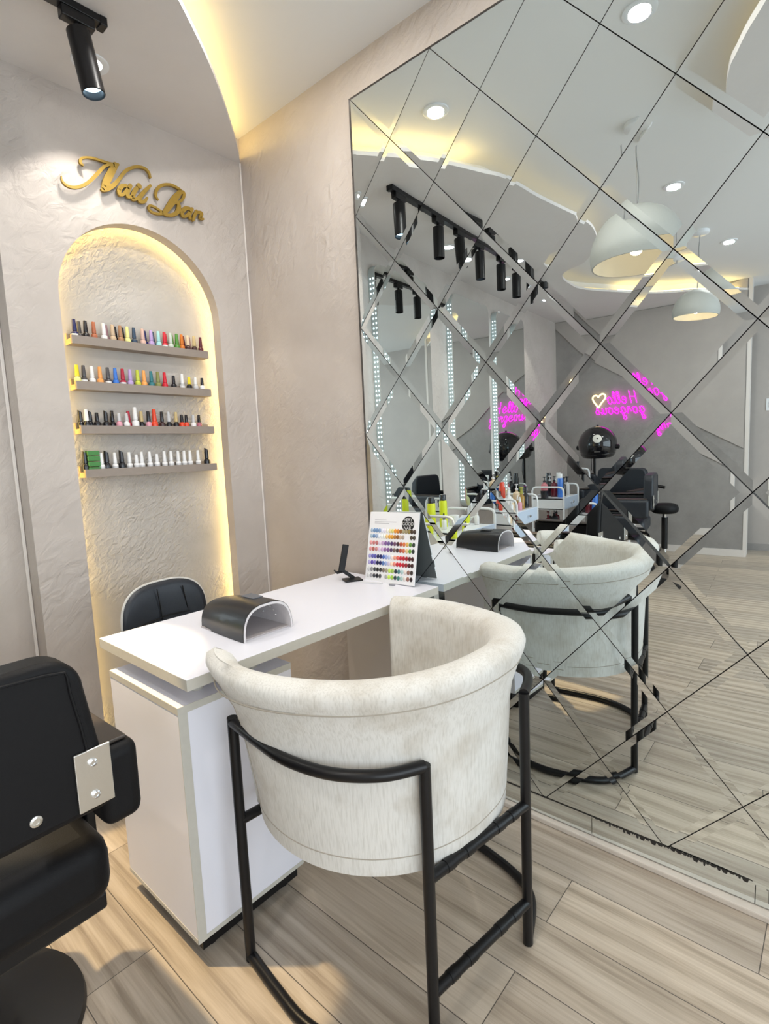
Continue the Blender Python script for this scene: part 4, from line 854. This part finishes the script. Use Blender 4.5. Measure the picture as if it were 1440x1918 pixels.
# ============================================================ NEON SIGN on the far wall
# single-stroke italic letters: (advance, strokes) in units of the x-height
G = {'H': (1.12, [[(0.0, 0), (0.22, 1.75)], [(0.72, 0), (0.94, 1.75)], [(0.05, 0.86), (0.86, 0.92)]]),
     'e': (0.75, [[(0.08, 0.48), (0.45, 0.52), (0.60, 0.78), (0.42, 1.0), (0.14, 0.75), (0.08, 0.35), (0.26, 0.02), (0.55, 0.12), (0.72, 0.32)]]),
     'l': (0.48, [[(0.0, 0.3), (0.28, 0.75), (0.46, 1.45), (0.36, 1.75), (0.20, 1.5), (0.10, 0.6), (0.18, 0.05), (0.40, 0.12), (0.5, 0.3)]]),
     'o': (0.78, [[(0.45, 1.0), (0.15, 0.8), (0.06, 0.35), (0.28, 0.0), (0.55, 0.2), (0.62, 0.7), (0.45, 1.0), (0.66, 0.86), (0.8, 0.8)]]),
     'g': (0.80, [[(0.62, 0.86), (0.40, 1.0), (0.14, 0.72), (0.10, 0.25), (0.30, 0.05), (0.55, 0.35), (0.66, 0.95), (0.52, 0.1), (0.36, -0.72), (0.10, -0.85), (0.0, -0.58), (0.35, -0.15), (0.78, 0.3)]]),
     'r': (0.62, [[(0.0, 0.3), (0.16, 0.7), (0.26, 1.05), (0.28, 0.86), (0.50, 0.92), (0.44, 0.4), (0.46, 0.05), (0.62, 0.25)]]),
     'u': (0.84, [[(0.10, 1.0), (0.06, 0.4), (0.18, 0.02), (0.42, 0.2), (0.62, 0.95), (0.58, 0.35), (0.66, 0.02), (0.84, 0.3)]]),
     's': (0.70, [[(0.0, 0.25), (0.28, 0.75), (0.40, 1.08), (0.42, 0.7), (0.58, 0.35), (0.42, 0.0), (0.12, 0.08)]])}
XN = XF+0.028
t = thing('neon_sign', 'glowing pink neon script reading Hello gorgeous with a warm white heart', 'neon sign', (XN, -0.55, 1.58))
def neon_word(word, y0, z0, xh, y1, slope, names):
    adv = sum(G[c][0] for c in word); sc_ = (y1-y0)/adv; x = 0
    for c in word:
        b = MB()
        for st_ in G[c][1]:
            p = [(u*0.86+x, v) for u, v in st_]; p = smooth_pts(p, 4) if len(p) > 2 else p
            b.tube([(XN, y0+u*sc_+v*xh*0.10, z0+v*xh+u*sc_*slope) for u, v in p], 0.0045, 7)
        b.build('letter_'+c.lower(), M_NEON, t); x += G[c][0]
neon_word('Hello', -0.776, 1.598, 0.077, -0.462, 0.02, None)
neon_word('gorgeous', -0.860, 1.485, 0.072, -0.338, 0.03, None)
hp = [(y-0.338, z) for y, z in [(-0.040, 1.578), (-0.075, 1.625), (-0.112, 1.672), (-0.112, 1.708), (-0.080, 1.722), (-0.048, 1.700), (-0.040, 1.690), (-0.022, 1.708), (0.008, 1.706), (0.022, 1.680), (0.006, 1.640), (-0.020, 1.605)]]
MB().tube([(XN, y, z) for y, z in smooth_pts(hp, 4, True)], 0.0085, 8, True).build('heart_tube', M_NEONW, t)
b = MB()
for y, z in ((-0.77, 1.61), (-0.49, 1.62), (-0.83, 1.50), (-0.37, 1.51), (-0.378, 1.60)): b.tube([(XF, y, z), (XN, y, z)], 0.003, 6)
b.build('standoff', clear_glass('clear_acrylic'), t)
# ============================================================ SALON MIRRORS with light strips down their sides
YM = 0.045
def salon_mirror(x1, x0, z1, label):
    w = x1-x0; t = thing('salon_mirror', label, 'mirror', ((x0+x1)/2, YB, 0.75), 0, 'tall lit salon mirrors')
    z0 = 0.0; h = z1-0.75; r = 0.06
    out = []
    for cx_, cz_, a0 in ((w/2-r, h-r, 0), (-w/2+r, h-r, PI/2), (-w/2+r, r, PI), (w/2-r, r, 3*PI/2)):
        for k in range(7): a = a0+PI/2*k/6; out.append((cx_+r*math.cos(a), cz_+r*math.sin(a)))
    f = lambda u, v, d: (u, d, v)
    MB().prism(out, f, YM-YB+0.005, -0.001).build('light_box', mat('mirror_case', (0.55, 0.62, 0.62), 0.4), t, local=True, smooth=30)
    MB().prism(out, f, YM-YB, YM-YB+0.005).build('mirror_glass', M_MIRROR2, t, local=True, smooth=0)
    b = MB(); n = int(h/0.03)
    for s in (1, -1):
        for k in range(2, n-2):
            z = k*h/n
            for yy in (-0.018, -0.040): b.box(s*w/2-0.001, s*w/2+0.0025 if s > 0 else s*w/2-0.0025, yy-0.003, yy+0.003, z-0.004, z+0.004)
    ob = b.build('led_dots', M_LEDC, t, local=True, smooth=0); ob['kind'] = 'stuff'
    return t
salon_mirror(-1.17, -1.80, 2.40, 'tall rounded salon mirror with light strips nearest the nail niche')
salon_mirror(-2.13, -2.76, 2.42, 'tall rounded salon mirror with light strips, middle one of three')
salon_mirror(-2.92, -3.56, 2.42, 'tall rounded salon mirror with light strips farthest from the nail niche')
# ============================================================ WHITE TROLLEYS
def trolley(x, label):
    t = thing('salon_trolley', label, 'trolley', (x, -0.22, 0), 0, 'white salon trolleys under the mirrors')
    lx, ly = 0.20, 0.15
    for sx in (1, -1):
        pts = smooth_pts([(sx*lx, -ly, 0.05), (sx*lx, -ly, 0.40), (sx*lx, -ly, 0.765)], 2)[:-1]+smooth_pts([(sx*lx, -ly, 0.765), (sx*lx, -ly+0.012, 0.795), (sx*lx, -ly+0.045, 0.805)], 3)
        pts2 = pts+[(sx*lx, y_*-1, z_) for _, y_, z_ in pts[::-1]]
        MB().tube(pts2, 0.009, 8).build('end_frame', M_WHITEM, t, local=True)
        MB().box(sx*(lx-0.012), sx*(lx-0.004), -ly+0.01, ly-0.01, 0.595, 0.70).build('end_panel', M_WHITEM, t, local=True, smooth=0)
    MB().box(-lx+0.004, lx-0.004, -ly+0.004, ly-0.004, 0.592, 0.604).box(-lx+0.004, lx-0.004, -ly+0.004, ly-0.004, 0.690, 0.700).box(-lx+0.004, lx-0.004, ly-0.010, ly-0.002, 0.60, 0.72).build('top_tray', M_WHITEM, t, local=True, smooth=0)
    dr = MB().box(-lx+0.010, lx-0.010, -ly-0.004, -ly+0.010, 0.600, 0.705).build('drawer', M_DRAWER, t, local=True, smooth=0, bevel=0.003)
    MB().lathe([(0, 0), (0.006, 0), (0.006, 0.012), (0.012, 0.018), (0.010, 0.024), (0, 0.026)], 14, (0, -ly-0.004, 0.655), 0, Matrix.Rotation(PI/2, 4, 'X')).build('knob', M_CHROME, dr, local=True)
    for z in (0.12, 0.36):
        MB().box(-lx+0.006, lx-0.006, -ly+0.006, ly-0.006, z, z+0.012).box(-lx+0.006, lx-0.006, -ly+0.006, -ly+0.012, z, z+0.05).box(-lx+0.006, lx-0.006, ly-0.012, ly-0.006, z, z+0.05).build('shelf_tray', M_WHITEM, t, local=True, smooth=0)
    for sx in (1, -1):
        for sy in (1, -1): MB().lathe([(0, -0.009), (0.024, -0.009), (0.024, 0.009), (0, 0.009)], 14, (sx*lx, sy*ly, 0.025), 0, Matrix.Rotation(PI/2, 4, 'X')).build('caster', M_BLACK, t, local=True)
    return t
TRX = [-1.44, -2.38, -3.40]; TRN = ['nearest the niche', 'in the middle', 'farthest from the niche']
for x, nm in zip(TRX, TRN): trolley(x, 'white three tier salon trolley %s, seen in the mirror' % nm)
# products on the trolleys: every bottle a thing with body and cap
PB = {}
def product(kind, x, y, z, body, cap, label, group):
    if kind not in PB:
        prof = dict(pump=([(0, 0), (0.030, 0), (0.032, 0.004), (0.032, 0.11), (0.026, 0.125), (0.011, 0.135), (0.011, 0.145)], [(0.013, 0.145), (0.013, 0.160), (0.004, 0.162), (0.004, 0.185), (0.014, 0.187), (0.014, 0.195), (0, 0.196)]),
                    tall=([(0, 0), (0.026, 0), (0.027, 0.003), (0.027, 0.17), (0.023, 0.18)], [(0.022, 0.18), (0.022, 0.215), (0.020, 0.22), (0, 0.22)]),
                    dropper=([(0, 0), (0.016, 0), (0.017, 0.003), (0.017, 0.055), (0.010, 0.064), (0.008, 0.066)], [(0.0095, 0.066), (0.0095, 0.085), (0.006, 0.088), (0.005, 0.105), (0, 0.107)]),
                    jar=([(0, 0), (0.034, 0), (0.036, 0.004), (0.036, 0.045)], [(0.037, 0.045), (0.037, 0.066), (0.034, 0.069), (0, 0.069)]),
                    spray=([(0, 0), (0.024, 0), (0.025, 0.004), (0.025, 0.10), (0.012, 0.118), (0.012, 0.125)], [(0.014, 0.125), (0.014, 0.14), (0.010, 0.142), (0.010, 0.165), (0.016, 0.167), (0.016, 0.178), (0, 0.18)]),
                    bulb=([(0, 0), (0.038, 0), (0.042, 0.008), (0.042, 0.06), (0.034, 0.085), (0.018, 0.10), (0.016, 0.105)], [(0.018, 0.105), (0.018, 0.150), (0.015, 0.154), (0, 0.155)]))[kind]
        PB[kind] = [proto_mesh(MB().lathe(p, 18), 'product_mesh') for p in prof]
    t = thing('product_bottle', label, 'bottle', (x, y, z), 0, group)
    for nm, me, m in zip(('bottle_body', 'bottle_cap'), PB[kind], (body, cap)):
        o = bpy.data.objects.new(nm, me); COL.objects.link(o); o.parent = t; slotmat(o, m)
P_ = lambda k: paint(C[k])
neonyel = mat('bright_yellow_plastic', (0.72, 0.80, 0.02), 0.35); amber = mat('amber_oil', (0.35, 0.20, 0.03), 0.15, coat=0.5); lemon = mat('pale_lemon_plastic', (0.78, 0.82, 0.42), 0.35)
dk = mat('dark_bottle', (0.012, 0.012, 0.016), 0.2, coat=0.4); dkred = mat('dark_red_bottle', (0.14, 0.01, 0.02), 0.25, coat=0.4); rose = mat('rose_box', (0.50, 0.16, 0.18), 0.5)
TOP = 0.7
K1 = [('tall', -0.14, 0.07, neonyel, dk, 'bright yellow spray can'), ('tall', 0.02, 0.08, neonyel, dk, 'bright yellow spray can with a dark top'), ('jar', 0.11, 0.05, P_('white'), P_('white'), 'white jar'), ('dropper', 0.15, -0.02, P_('white'), P_('white'), 'small white dropper bottle'), ('dropper', -0.07, 0.02, P_('white'), dk, 'small white bottle with a dark top')]
K2 = [('pump', -0.15, 0.09, dk, dk, 'black pump bottle'), ('dropper', -0.11, 0.0, P_('blush'), P_('white'), 'blush dropper bottle'), ('dropper', -0.06, -0.03, P_('cream'), P_('white'), 'cream dropper bottle'), ('bulb', -0.05, 0.09, dk, dk, 'round shouldered black bottle'),
      ('spray', 0.0, 0.03, P_('white'), P_('white'), 'white spray bottle'), ('tall', 0.03, 0.10, P_('scarlet'), P_('scarlet'), 'red aerosol can'), ('spray', 0.05, -0.06, amber, mat('olive_cap', (0.35, 0.34, 0.05), 0.4), 'amber bottle with an olive cap'), ('bulb', 0.10, 0.08, lemon, lemon, 'pale lemon round bottle'),
      ('dropper', 0.095, -0.005, amber, P_('white'), 'amber dropper bottle with white top'), ('pump', 0.135, 0.02, P_('cream'), P_('white'), 'cream pump bottle'), ('spray', 0.155, -0.05, dk, dk, 'slim black bottle'), ('dropper', -0.15, -0.06, P_('white'), P_('white'), 'white dropper bottle'), ('dropper', -0.005, -0.07, P_('pink'), P_('white'), 'pink dropper bottle')]
K3 = [('jar', -0.15, 0.07, dk, dk, 'black jar'), ('pump', -0.10, 0.09, rose, dk, 'rose pump bottle'), ('pump', -0.03, 0.02, dkred, dk, 'dark red pump bottle'), ('tall', -0.06, -0.05, P_('blue'), P_('white'), 'blue tall bottle with white top'), ('pump', 0.015, 0.08, dk, P_('silver'), 'black pump bottle with silver top'),
      ('spray', 0.05, -0.04, dk, dk, 'black spray bottle'), ('tall', 0.092, 0.02, P_('white'), P_('white'), 'white tall bottle'), ('bulb', 0.15, 0.08, P_('green'), P_('white'), 'green round bottle with white top'), ('spray', 0.15, -0.04, P_('silver'), dk, 'silver spray bottle'), ('tall', 0.072, 0.115, dk, dk, 'tall black bottle')]
K4 = [('pump', -0.12, 0.05, dkred, dkred, 'dark red bottle'), ('pump', -0.04, 0.06, dk, P_('white'), 'black bottle with white pump'), ('pump', 0.04, 0.05, dk, dk, 'black pump bottle'), ('pump', 0.12, 0.06, dkred, dk, 'dark red bottle with black pump'), ('jar', 0.0, -0.05, mat('violet_jar', (0.10, 0.06, 0.35), 0.3), dk, 'violet jar')]
for ti, (items, z, where) in enumerate(((K1, TOP, 'top tray'), (K2, TOP, 'top tray'), (K3, TOP, 'top tray'))):
    for kd, dx, dy, bm_, cm_, lb in items: product(kd, TRX[ti]-dx, -0.22+dy-0.02, z+0.001, bm_, cm_, '%s on top of the trolley %s' % (lb, TRN[ti]), 'products on the trolley trays')
for ti in (1, 2):
    for kd, dx, dy, bm_, cm_, lb in K4: product(kd, TRX[ti]-dx, -0.22+dy-0.02, 0.373, bm_, cm_, '%s low on the trolley %s' % (lb, TRN[ti]), 'products on the trolley shelves')
